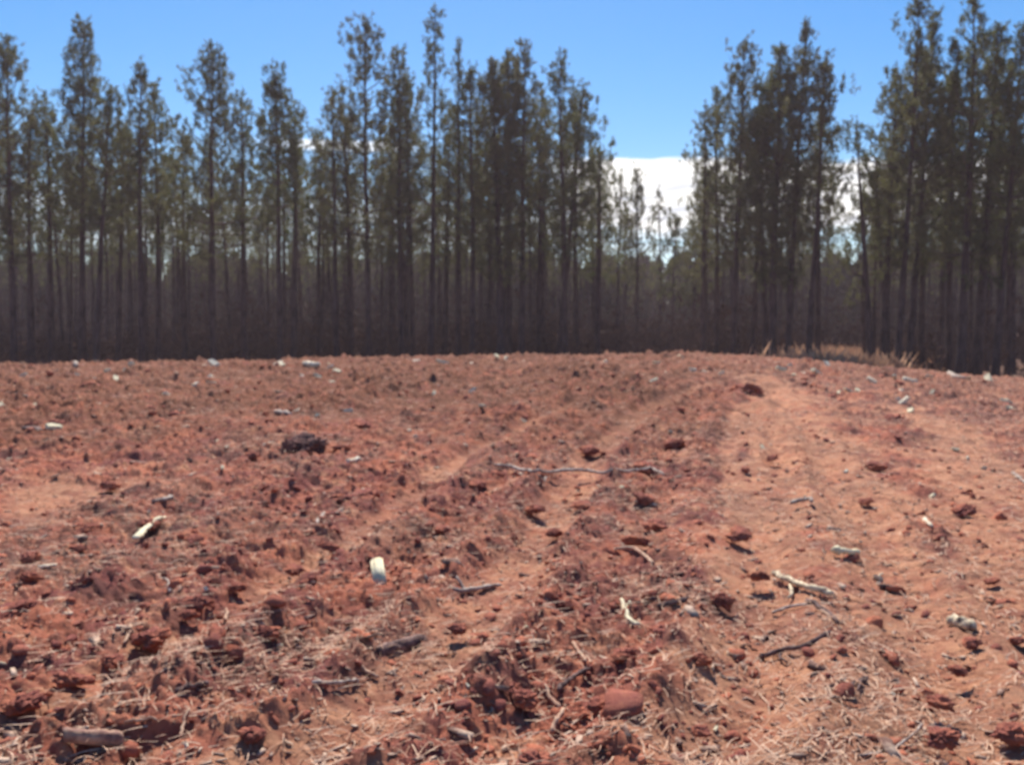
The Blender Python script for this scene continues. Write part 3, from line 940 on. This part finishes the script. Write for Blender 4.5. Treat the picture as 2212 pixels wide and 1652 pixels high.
for k, (fn, cx, cy, wd_, lab, ph) in enumerate(CLODS):
    vx, vy = S(*fn(cx, cy))
    src_w = wd_ * 0.4069
    X0, Y0 = hit(vx, vy + src_w * 0.20)
    dist = math.hypot(X0, Y0)
    rw = src_w / 2 / 2437 * dist
    b0 = ICO4[0]
    v = b0 * (1 + 0.5 * (lumps(b0[:, 0] * 1.3 + k, b0[:, 1] * 1.3 + b0[:, 2], 0.75, 300 + k) - 0.3)[:, None])
    v = v * (1 + 0.45 * (fbm(b0[:, 0] + b0[:, 2] * .7 + 9 * k, b0[:, 1] - b0[:, 2] * .7, 0.7, 400, 4) - 0.5)[:, None])
    v = v * (1 + 0.6 * (fbm(b0[:, 0] + b0[:, 2] + 9 * k, b0[:, 1] - b0[:, 2], 0.16, 410, 2) - 0.5)[:, None])
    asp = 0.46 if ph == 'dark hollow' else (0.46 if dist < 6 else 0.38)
    v = v * np.array([rw, rw * 0.9, rw * asp])
    z0 = float(macro(np.array([X0]), np.array([Y0]))[0])
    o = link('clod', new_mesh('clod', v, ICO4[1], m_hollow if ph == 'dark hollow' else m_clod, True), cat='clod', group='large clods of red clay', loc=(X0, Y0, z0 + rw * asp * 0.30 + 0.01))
    o.rotation_euler = (rgl.uniform(-.25, .25), rgl.uniform(-.25, .25), rgl.uniform(0, 6.28))
    if lab:
        o['label'] = lab
        if ph != 'dark hollow':
            LAND.append((vx, vy, ph))
    else:
        AUTO.append((o, vx, vy, 'clod', wd_))

for k, (vx, vy, sz, fn) in enumerate(CHIPS):
    X0, Y0 = hit(vx, vy)
    dist = math.hypot(X0, Y0)
    rw = sz * (18 if dist > 14 else 11) / 2 / 2437 * dist
    if Y0 > 40:
        continue
    o = link('wood_chip', chip_meshes[k % 7 if dist < 12 else (1, 2, 5, 0, 3)[k % 5]], cat='wood chip', group='pale wood chips scattered on the clay',
             loc=(X0, Y0, float(height(np.array([X0]), np.array([Y0]))[0]) + rw * 0.55))
    o.scale = (rw * rgl.uniform(.8, 1.5), rw * rgl.uniform(.8, 1.2), rw * rgl.uniform(0.9, 1.4))
    o.rotation_euler = (rgl.uniform(-.7, .7), rgl.uniform(-.7, .7), rgl.uniform(0, 6.28))
    AUTO.append((o, vx, vy, 'chip', sz))

# labels for chips and clods: kind + bearing from the nearest named thing
used = {}
for o, vx, vy, kd, sz in AUTO:
    best = sorted(LAND, key=lambda q: (q[0] - vx) ** 2 + (2.2 * (q[1] - vy)) ** 2)[0]
    dx, dy = vx - best[0], vy - best[1]
    far = math.hypot(dx, 2.2 * dy)
    near_w = 'close' if far < 90 else ('slightly' if far < 230 else 'far')
    if abs(dx) > 2.6 * abs(dy):
        dr = 'left of' if dx < 0 else 'right of'
    elif abs(dy) > 1.2 * abs(dx):
        dr = 'beyond' if dy < 0 else 'in front of'
    else:
        dr = ('behind and ' if dy < 0 else 'before and ') + ('left of' if dx < 0 else 'right of')
    if kd == 'chip':
        head = ('tiny' if sz < 0.95 else 'larger' if sz > 1.15 else 'small') + ' pale wood chip'
    else:
        head = ('small' if sz < 85 else 'big' if sz > 140 else 'middling') + ' rough red clod'
    used.setdefault((head, near_w + ' ' + dr, best[2]), []).append((far, o))
for (head, where, ph), lst in used.items():
    lst.sort(key=lambda q: q[0])
    for k, (_, o) in enumerate(lst):
        ph = ph.replace('flat slab of ridged bark', 'ridged bark slab').replace('stick over hollow', 'hollow-side stick').replace('dark stick under the branch', 'half-hidden dark stick')
        o['label'] = f"{('', 'second ', 'third ', 'fourth ', 'fifth ', 'sixth ', 'seventh ', 'eighth ', 'ninth ', 'tenth ', 'eleventh ')[min(k, 10)]}{head} {where} the {ph}"


# ------------------------------------------------------------------ pines
def tufts(P, A, K, rng, ln=0.18, wd=0.024, shoot=0.20):
    """needle brushes: K slim triangles round each shoot"""
    n = len(P)
    P = np.repeat(P, K, 0)
    A = np.repeat(A, K, 0)
    s_ = rng.uniform(0, 1, (n * K, 1))
    q = rng.normal(0, 1, (n * K, 3))
    d = A * rng.uniform(0.3, 1.3, (n * K, 1)) + q / np.linalg.norm(q, axis=1)[:, None]
    d /= np.linalg.norm(d, axis=1)[:, None]
    st = P + A * s_ * shoot
    sd = np.cross(d, rng.normal(0, 1, d.shape))
    sd /= np.linalg.norm(sd, axis=1)[:, None] + 1e-6
    w_ = wd * rng.uniform(0.6, 1.3, (n * K, 1))
    l_ = ln * rng.uniform(0.7, 1.25, (n * K, 1))
    V = np.stack([st - sd * w_ * 0.4, st + sd * w_ * 0.4, st + d * l_ * 0.6 + sd * w_, st + d * l_], 1)
    return V.reshape(-1, 3), np.arange(n * K * 4).reshape(-1, 4)


def pine_meshes(H, R, cb, dens, seed, lean=(0, 0), top=0.55, K=13, ntuft=1.0, rb=0.15, spire=1.0, dead=1.0, full=1.0):
    """H height, R crown radius, cb crown base as share of H -> trunk, branches, crown arrays (base at origin)"""
    rng = np.random.default_rng(seed)
    nz = 16
    tz = np.linspace(0, 1, nz)
    wob = np.cumsum(rng.normal(0, 0.03, (nz, 2)), 0) * tz[:, None]
    cx = lean[0] * tz + wob[:, 0]
    cy = lean[1] * tz + wob[:, 1]
    Pt = np.column_stack([cx, cy, tz * H])
    Rt = rb * (1 - tz) ** 0.85 + 0.012
    Rt[0] *= 1.35
    trunk = tube(Pt, Rt, 9, rng, knob=0.05)
    BV, BF, off = [], [], 0
    TP, TA = [], []
    z = cb * H
    zmax = H - 0.35
    whorl = []
    while z < zmax:
        t = (H - z) / (H * (1 - cb))
        step = (0.24 + 0.34 * t) / (0.6 + 0.4 * dens) * rng.uniform(0.7, 1.3)
        whorl.append(z)
        z += step
    for z in whorl:
        t = (H - z) / (H * (1 - cb))
        env = R * max(0.2, min(1.0, (t / top) ** (0.75 * spire))) * (1.0 if t < 0.75 else 1.0 - 0.35 * (t - 0.75) / 0.25) * (1 + 0.22 * math.sin(t * 9 + seed))
        nb = rng.integers(3, 6) if t > 0.15 else rng.integers(2, 4)
        a0 = rng.uniform(0, 6.28)
        gap = rng.uniform() < (0.22 if t < 0.6 else 0.3)
        for k in range(nb):
            if rng.uniform() > min(1, dens + 0.25):
                continue
            a = a0 + k * 6.28 / nb + rng.normal(0, 0.35)
            Lb = max(0.22, env * rng.uniform(0.45, 1.18)) * (0.6 if gap else 1)
            if rng.uniform() < 0.06:
                Lb *= 1.35
            up0 = 0.95 - 1.0 * t + rng.normal(0, 0.14)
            x0 = np.interp(z, Pt[:, 2], Pt[:, 0])
            y0 = np.interp(z, Pt[:, 2], Pt[:, 1])
            m = 5
            q = np.linspace(0, 1, m)
            el_ = up0 + q * (0.55 - 0.1 * t)
            seg = Lb / (m - 1)
            px = x0 + np.concatenate([[0], np.cumsum(np.cos(a) * np.cos(el_[:-1]) * seg)])
            py = y0 + np.concatenate([[0], np.cumsum(np.sin(a) * np.cos(el_[:-1]) * seg)])
            pz = z + np.concatenate([[0], np.cumsum(np.sin(el_[:-1]) * seg)])
            Pb = np.column_stack([px, py, pz])
            V_, F_2, _ = tube(Pb, np.linspace(0.010 + 0.012 * Lb, 0.006, m), 3, rng, cap=False)
            BV.append(V_)
            BF.append(F_2 + off)
            off += len(V_)
            ncl = max(1, int(round(Lb * 2.2 * ntuft * full * (0.5 + 0.5 * dens))))
            sc_ = 1 - np.linspace(0, 0.62, ncl) ** 1.1
            for sq in sc_:
                B0 = np.array([np.interp(sq, q, Pb[:, k2]) for k2 in range(3)])
                if sq < 0.99:
                    B0 = B0 + rng.normal(0, 0.22 + 0.16 * Lb * (1 - sq), 3) * [1, 1, 0.5] + [0, 0, 0.08]
                m_ = rng.integers(3, 8)
                rr_ = rng.uniform(0.05, 0.11)
                TP.append(B0 + rng.normal(0, rr_, (m_, 3)) * [1, 1, 2.0])
                ax = np.column_stack([np.cos(a) * 0.25 + rng.normal(0, .25, m_), np.sin(a) * 0.25 + rng.normal(0, .25, m_), 0.9 + rng.normal(0, .2, m_)])
                TA.append(ax / np.linalg.norm(ax, axis=1)[:, None])
    # leader
    nl = 5
    TP.append(np.column_stack([np.full(nl, lean[0]) + wob[-1, 0], np.full(nl, lean[1]) + wob[-1, 1], H - np.linspace(0.0, 0.75, nl)]) + rng.normal(0, 0.05, (nl, 3)))
    TA.append(np.tile([0, 0, 1.0], (nl, 1)))
    # dead stubs below the crown
    for k in range(int(26 * dead)):
        z = rng.uniform(0.12, cb + 0.1) * H
        a = rng.uniform(0, 6.28)
        Lb = rng.uniform(0.25, 1.7)
        x0 = np.interp(z, Pt[:, 2], Pt[:, 0])
        y0 = np.interp(z, Pt[:, 2], Pt[:, 1])
        q = np.linspace(0, 1, 4)
        Pb = np.column_stack([x0 + np.cos(a) * Lb * q, y0 + np.sin(a) * Lb * q, z + Lb * (0.25 * q - 0.35 * q * q) + rng.normal(0, .03, 4)])
        V_, F_2, _ = tube(Pb, np.linspace(0.016, 0.005, 4), 3, rng, cap=False)
        BV.append(V_)
        BF.append(F_2 + off)
        off += len(V_)
    TP, TA = np.vstack(TP), np.vstack(TA)
    cr = tufts(TP, TA, K, rng)
    return trunk, (np.vstack(BV), np.vstack(BF)), cr


def build_pine(loc, args, label, group):
    (tv, tf, tt), (bv, bf_), (cvv, cf) = pine_meshes(**args)
    o = bpy.data.objects.new('pine_tree', None)
    C.objects.link(o)
    o.location = loc
    o.empty_display_size = 0.5
    o['label'], o['category'] = label, 'pine tree'
    if group:
        o['group'] = group
    link('trunk', new_mesh('trunk', tv, [tf, tt], m_bark, True), o)
    link('branches', new_mesh('branches', bv, bf_, m_branch, True), o)
    link('crown', new_mesh('crown', cvv, cf, m_needle), o)
    return o


# base x, top x, top y, crown half width (photo units), crown base y, density, distance offset, label
FRONT = [
    (30, 14, 88, 62, 500, 0.80, 0, 'tall pine at the left end of the stand with a broad ragged crown'),
    (112, 100, 215, 34, 470, 0.60, 3, 'slim shorter pine between the two tallest pines of the left end'),
    (178, 175, 52, 46, 430, 1.05, 1.5, 'tallest pine of the left part, narrow dense column of a crown'),
    (206, 236, 190, 48, 450, 1.0, 0, 'pine with a blunt crown whose straight trunk stands before the tallest left pine'),
    (306, 296, 140, 42, 480, 0.75, 0, 'slender pine with an open crown and small bushy tip, left of its twin'),
    (342, 334, 185, 40, 470, 0.75, 2, 'slender twin pine a little shorter, just right of the open-crowned pine'),
    (400, 392, 285, 30, 470, 0.7, 4, 'short thin pine hugging the left side of the pointed dark pine'),
    (461, 452, 108, 62, 500, 0.95, 0, 'pointed dark pine with a triangular crown standing above its neighbours'),
    (528, 518, 208, 38, 470, 0.85, 1, 'narrow pine between the pointed dark pine and the round-shouldered one'),
    (605, 602, 152, 46, 420, 1.05, 0, 'round-shouldered dense pine with a domed crown and one thin straight trunk'),
    (633, 645, 225, 30, 470, 0.8, 1.5, 'pine pressed against the right side of the round-shouldered dense pine'),
    (690, 690, 320, 46, 520, 0.6, 5, 'low pine filling the dip before the feathery sparse pine'),
    (728, 712, 200, 42, 470, 0.45, 1, 'feathery sparse pine with see-through branches at the left of the centre clump'),
    (797, 785, 42, 62, 520, 0.72, 0, 'very tall three-tipped pine at the left of the centre clump'),
    (868, 850, 118, 48, 500, 0.85, 1, 'leafy pine shoulder to shoulder with the very tall three-tipped pine'),
    (893, 880, 170, 34, 480, 0.75, 3, 'pine squeezed behind the leafy shoulder pine'),
    (930, 938, 18, 46, 560, 0.50, 0, 'tallest centre pine with a bare leader and separate needle balls on top'),
    (990, 996, 88, 26, 500, 0.42, 1.5, 'thin pine whose long upright tip stands free beside the tallest centre pine'),
    (1020, 1020, 148, 44, 520, 1.0, 0, 'full pine right of the thin free-tipped pine'),
    (1083, 1072, 128, 42, 540, 1.15, 0, 'darkest thick-trunked pine in the middle of the centre clump'),
    (1098, 1098, 115, 38, 480, 1.1, 2, 'dense pine standing just behind the darkest thick-trunked pine'),
    (1126, 1136, 95, 40, 500, 0.85, 0, 'pine with a bent bushy tip right of the darkest pine'),
    (1165, 1165, 200, 36, 500, 0.9, 3, 'mid-height pine in the notch between two bushy-tipped pines'),
    (1222, 1208, 112, 50, 500, 0.85, 0, 'pine with a free spire at the right of the centre clump'),
    (1205, 1262, 178, 36, 480, 0.95, 1.5, 'rounded dark pine at the right shoulder of the centre clump'),
    (1290, 1300, 318, 26, 560, 0.6, 2, 'small thin pine at the last edge of the centre clump beside the cloud'),
    (1520, 1522, 225, 30, 560, 0.55, 1.5, 'thin outermost pine at the left flank of the dark right-centre clump'),
    (1583, 1606, 100, 58, 520, 0.95, 0, 'leaning pine with a small detached tip left in the right-centre clump'),
    (1655, 1640, 235, 40, 540, 1.15, 1, 'dense lower pine filling the heart of the right-centre clump'),
    (1668, 1680, 98, 54, 560, 1.15, 0, 'thick dark pine with a cone-shaped top in the right-centre clump'),
    (1700, 1738, 48, 46, 520, 0.90, 0, 'tallest pine of the right-centre clump with a knobby top'),
    (1746, 1785, 118, 44, 460, 0.85, 0, 'leaning thin-trunked pine at the right flank of the right-centre clump'),
    (1884, 1856, 262, 40, 470, 0.34, 1.0, 'leaning nearly bare pine with wispy tufts reaching into the narrow bright gap'),
    (1868, 1862, 425, 36, 620, 0.9, 6, 'low bushy pine at the right side of the narrow bright gap'),
    (1920, 1898, 340, 40, 560, 0.95, 2, 'lower bushy pine left of the tall twin-topped pines'),
    (1938, 1988, 4, 56, 520, 0.95, 0, 'very tall leaning pine at the left of the right-end clump'),
    (1962, 2022, 36, 42, 500, 0.9, 1, 'tall pine growing close behind the very tall leaning pine'),
    (1905, 1935, 150, 40, 480, 0.9, 1.5, 'pine forming the left shoulder of the right-end clump'),
    (2075, 2110, -6, 58, 540, 1.0, 0, 'thick-trunked pine whose top passes out of the picture'),
    (2110, 2150, 58, 44, 520, 1.0, 1.5, 'pine hugging the thick-trunked giant on its right'),
    (2150, 2196, 64, 46, 480, 0.85, 0, 'pine with a curved trunk near the right side of the stand'),
    (1548, 1552, 190, 44, 520, 0.75, 3, 'feathery wide pine filling the left flank of the right-centre clump'),
    (1625, 1655, 170, 48, 540, 0.85, 4, 'broad pine between the leaning and the cone-topped pines'),
    (1765, 1775, 240, 28, 500, 0.6, 3, 'loose feathery pine behind the right flank of the right-centre clump'),
    (1990, 2000, 120, 54, 520, 0.8, 4, 'wide pine filling the heart of the right-end clump'),
    (2180, 2180, 150, 54, 520, 0.8, 4, 'wide pine behind the pine with a curved trunk'),
    (760, 745, 190, 48, 500, 0.6, 3, 'loose wide pine spreading left of the three-tipped pine'),
    (960, 968, 230, 50, 520, 0.65, 4, 'lower wide pine behind the tallest centre pine'),
    (1245, 1240, 235, 50, 540, 0.8, 4, 'lower broad pine under the rounded shoulder of the centre clump'),
    (255, 262, 265, 44, 500, 0.7, 4, 'lower spreading pine beside the blunt-crowned pine'),
    (70, 62, 250, 50, 500, 0.6, 3, 'lower ragged pine under the broad pine of the left end'),
    (2225, 2250, 90, 52, 480, 0.9, 0, 'last pine at the right end cut by the picture edge'),
    (2050, 2060, 150, 46, 500, 0.95, 3, 'mid-height pine between the twin-topped pines and the giant'),
    (-30, -40, 170, 60, 500, 0.9, 1, 'pine at the far left end cut by the picture edge'),
]
FD = []
for k, (bxv, txv, tyv, hwv, cbv, dens, do, lab) in enumerate(FRONT):
    u = (bxv - 1106) / FV
    D = float(edge(u)) + do
    bx_ = u * D
    gz_ = float(macro(np.array([bx_]), np.array([D]))[0]) - 0.05
    d = raydir(txv, tyv)
    ztop = EYE + d[2] / d[1] * D
    xtop = d[0] / d[1] * D
    dcb = raydir(txv, cbv)
    zcb = EYE + dcb[2] / dcb[1] * D
    H = ztop - gz_
    FD.append((bx_, D))
    thick = 0.205 if 'thick' in lab else 0.155
    build_pine((bx_, D, gz_), dict(H=H, R=hwv / FV * D * 1.88, cb=(zcb - gz_) / H - 0.09, dens=dens, seed=200 + k, lean=(xtop - bx_, 0),
                                   rb=thick, full=1.0 + 0.45 * (dens > 1.0), spire=0.9), lab, None)

# the shaded ranks behind: a dozen patterns, copied with their parts
PAT = []
for k in range(12):
    rg = np.random.default_rng(500 + k)
    a = dict(H=15.5, R=rg.uniform(1.5, 2.3), cb=rg.uniform(0.36, 0.54), dens=rg.uniform(0.6, 1.0), seed=520 + k, rb=rg.uniform(0.10, 0.15), K=8, ntuft=0.66, lean=(rg.normal(0, .5), rg.normal(0, .3)), dead=2.0)
    (tv, tf, tt), (bv, bf_), (cvv, cf) = pine_meshes(**a)
    PAT.append((new_mesh('trunk', tv, [tf, tt], m_bark, True), new_mesh('branches', bv, bf_, m_branch, True), new_mesh('crown', cvv, cf, m_needle)))
# photo skyline the back ranks must stay under
SKX = [-200, 60, 120, 170, 260, 320, 380, 430, 490, 560, 600, 660, 690, 760, 880, 1000, 1150, 1270, 1310, 1330, 1480, 1500, 1560, 1700, 1790, 1800, 1850, 1870, 1960, 2100, 2400]
SKY_ = [200, 230, 300, 250, 290, 300, 330, 290, 280, 300, 260, 300, 320, 260, 230, 260, 220, 280, 400, 548, 548, 420, 260, 230, 260, 510, 530, 400, 220, 190, 190]
rg = np.random.default_rng(77)
back = []
row = 0
for D in np.arange(3.0, 62, 3.4):
    row += 1
    step = 3.2 + 0.05 * D
    for xx in np.arange(-62, 64, step):
        Xb = xx + rg.uniform(-.9, .9)
        base_u = Xb / 50.0
        Yb = float(edge(base_u)) + D + rg.uniform(-1.2, 1.2)
        u = Xb / Yb
        vx = 1106 + u * FV
        if not (-60 < vx < 2275):
            continue
        if 1300 < vx < 1505 and Yb < 96:
            continue
        if (1790 < vx < 1878 and Yb < 96) or (1765 < vx < 1880 and Yb < 66):
            continue
        if abs(Xb - (14.8 - 0.07 * (Yb - 42))) < 2.4 and Yb < 64:
            continue
        if any((Xb - p) ** 2 + (Yb - q) ** 2 < 2.2 for p, q in FD):
            continue
        back.append((Yb, Xb, vx))
back.sort()
rg.shuffle(back)
back = sorted(back, key=lambda q: q[0])[:250]
GN = 'pines in the shaded ranks behind the front trees'
for Yb, Xb, vx in back:
    gz_ = float(macro(np.array([Xb]), np.array([Yb]))[0]) - 0.05
    capz = EYE + (717 - np.interp(vx, SKX, SKY_)) / FV * Yb
    H = min(rg.uniform(12.5, 16.5), capz - gz_)
    o = bpy.data.objects.new('pine_tree', None)
    C.objects.link(o)
    o.location = (Xb, Yb, gz_)
    s_ = H / 15.5
    o.scale = (min(s_, 1) * rg.uniform(.9, 1.1), min(s_, 1) * rg.uniform(.9, 1.1), s_)
    o.rotation_euler = (0, 0, rg.uniform(0, 6.28))
    o['category'], o['group'] = 'pine tree', GN
    zone = ('behind the tall left-end pines' if vx < 400 else
            'behind the pointed and the round-shouldered pines' if vx < 740 else
            'behind the centre clump of pines' if vx < 1300 else
            'seen through the wide gap below the white cloud' if vx < 1505 else
            'behind the right-centre clump of pines' if vx < 1796 else
            'seen through the narrow bright gap' if vx < 1870 else 'behind the tall right-end pines')
    o['label'] = 'slender shaded back-rank pine ' + zone
    p = PAT[rg.integers(0, len(PAT))]
    for nm, me in zip(('trunk', 'branches', 'crown'), p):
        c_ = bpy.data.objects.new(nm, me)
        C.objects.link(c_)
        c_.parent = o

# four young pines standing clear in the wide gap
for k, (vx, vy, hw_, D, dens, lab) in enumerate((
        (1378, 372, 34, 62, 1.0, 'young pine standing alone before the white cloud in the wide gap'),
        (1336, 380, 26, 66, 0.6, 'thin pale young pine just left of the lone gap pine'),
        (1427, 408, 28, 68, 0.6, 'wispy young pine right of the lone gap pine'),
        (1455, 472, 40, 66, 1.0, 'low bushy young pine beside the wispy one in the gap'),
        (1352, 468, 34, 72, 1.0, 'small dark bushy pine low in the wide gap under the thin pale young pine'),
        (1500, 490, 40, 62, 1.0, 'low pine at the foot of the dark clump beside the gap'))):
    d = raydir(vx, vy)
    gz_ = float(macro(np.array([d[0] / d[1] * D]), np.array([D]))[0]) - 0.05
    H = EYE + d[2] / d[1] * D - gz_
    build_pine((d[0] / d[1] * D, D, gz_), dict(H=H, R=hw_ / FV * D * 1.25, cb=0.42, dens=dens, seed=700 + k, rb=0.12), lab, None)


# far woods: one mass
rg = np.random.default_rng(88)
n = 620
fx = rg.uniform(-115, 115, n)
fy = rg.uniform(100, 165, n)
TPs, TAs, BVs, BFs, off = [], [], [], [], 0
for k in range(n):
    H = EYE + (717 - rg.uniform(553, 600)) / FV * fy[k]
    g0 = -0.2
    nt_ = 125
    z = g0 + H * (0.12 + 0.88 * rg.uniform(0, 1, nt_) ** 0.8)
    t = (H - z) / H
    R = 2.0 * np.clip(t / 0.4, 0.05, 1)
    a = rg.uniform(0, 6.28, nt_)
    q = np.sqrt(rg.uniform(0, 1, nt_)) * R
    TPs.append(np.column_stack([fx[k] + np.cos(a) * q, fy[k] + np.sin(a) * q, z]))
    TAs.append(np.tile([0, 0, 1.0], (nt_, 1)))
    V_, F_2, _ = tube([[fx[k], fy[k], -0.5], [fx[k] + .1, fy[k], H * 0.5], [fx[k], fy[k], H - 0.3]], [0.16, 0.11, 0.03], 5, rg, cap=False)
    BVs.append(V_)
    BFs.append(F_2 + off)
    off += len(V_)
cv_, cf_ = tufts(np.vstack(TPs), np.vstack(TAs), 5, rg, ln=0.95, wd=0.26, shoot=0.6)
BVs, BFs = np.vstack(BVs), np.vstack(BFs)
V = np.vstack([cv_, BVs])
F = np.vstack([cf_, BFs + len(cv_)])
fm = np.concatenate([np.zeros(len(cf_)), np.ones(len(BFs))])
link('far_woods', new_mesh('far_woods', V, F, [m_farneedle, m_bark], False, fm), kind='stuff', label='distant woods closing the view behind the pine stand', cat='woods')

# undergrowth on the floor of the stand
rg = np.random.default_rng(89)
n = 6200
ux = rg.uniform(-1, 1, n)
uy = rg.uniform(2.5, 52, n)
hh = rg.uniform(0.2, 1.0, n) ** 1.6 * np.where(vnoise(ux * 58, uy, 6.0, 17) > 0.5, 2.1, 1.0)
X_ = ux * 58
Y_ = edge(X_ / 50) + uy
gap = (X_ / Y_ > 0.30) & (X_ / Y_ < 0.40) & (Y_ < 62)
dn = vnoise(X_, Y_, 5, 3)
ok = (dn > 0.35) & ~gap
X_, Y_, hh = X_[ok], Y_[ok], hh[ok]
g0 = macro(X_, Y_)
k_ = 7
zz = np.repeat(g0, k_) + rg.uniform(0.02, 1, len(g0) * k_) * np.repeat(hh, k_) * 2.1
Pq = np.column_stack([np.repeat(X_, k_) + rg.normal(0, .4, len(zz)), np.repeat(Y_, k_) + rg.normal(0, .4, len(zz)), zz])
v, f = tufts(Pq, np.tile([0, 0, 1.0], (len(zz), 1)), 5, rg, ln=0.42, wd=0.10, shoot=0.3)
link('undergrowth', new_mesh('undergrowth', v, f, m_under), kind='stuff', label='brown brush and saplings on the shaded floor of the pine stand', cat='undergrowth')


# dry grass along the edge, thickest in the right-hand gap
rg = np.random.default_rng(90)
bl = []
def blades(x, y, h):
    n = len(x)
    g0 = macro(x, y)
    a = rg.uniform(0, 6.28, n)
    ln_ = rg.normal(0, 0.28, (n, 2)) * h[:, None]
    w_ = 0.012 + 0.012 * rg.uniform(0, 1, n)
    sx, sy = np.cos(a) * w_, np.sin(a) * w_
    p0 = np.column_stack([x - sx, y - sy, g0 - 0.02])
    p1 = np.column_stack([x + sx, y + sy, g0 - 0.02])
    p2 = np.column_stack([x + sx * .7 + ln_[:, 0] * .4, y + sy * .7 + ln_[:, 1] * .4, g0 + h * 0.6])
    p3 = np.column_stack([x + ln_[:, 0], y + ln_[:, 1], g0 + h])
    return np.stack([p0, p1, p2, p3], 1)
n = 9000
dd = rg.uniform(40, 62, n)
uu = rg.normal(0.345, 0.032, n)
q1 = blades(uu * dd, dd, rg.uniform(0.25, 1.15, n) * (0.25 + 1.0 * vnoise(uu * dd, dd, 0.8, 2)))
n = 26000
xx = rg.uniform(-40, 42, n)
yy = edge(xx / 46) + rg.uniform(-13, 8, n)
k_ = vnoise(xx, yy, 1.6, 8) > 0.58
q2 = blades(xx[k_], yy[k_], rg.uniform(0.08, 0.40, k_.sum()))
q = np.vstack([q1, q2])
link('dry_grass', new_mesh('dry_grass', q.reshape(-1, 3), np.arange(len(q) * 4).reshape(-1, 4), m_grass), kind='stuff',
     label='golden dry grass at the foot of the pines, thickest in the narrow gap', cat='grass')


# ------------------------------------------------------------------ added scattering volume, imitates the veiling glare of the lens
m_glare_veil = bpy.data.materials.new('glare_veil')
m_glare_veil.use_nodes = True
t = m_glare_veil.node_tree
t.nodes.clear()
pv = nd(t, 'ShaderNodeVolumePrincipled')
pv.inputs['Color'].default_value = (1.0, 0.80, 0.86, 1)
pv.inputs['Density'].default_value = 0.0007
pv.inputs['Anisotropy'].default_value = 0.25
mo = nd(t, 'ShaderNodeOutputMaterial')
t.links.new(pv.outputs[0], mo.inputs['Volume'])
bm = bmesh.new()
bmesh.ops.create_cube(bm, size=1)
for vv in bm.verts:
    vv.co = (vv.co.x * 6400, vv.co.y * 6400, -3.0 if vv.co.z < 0 else 26.0)
me = bpy.data.meshes.new('glare_haze')
bm.to_mesh(me)
bm.free()
me.materials.append(m_glare_veil)
link('glare_haze', me, kind='stuff', label='added thin veil imitating lens glare over the field')
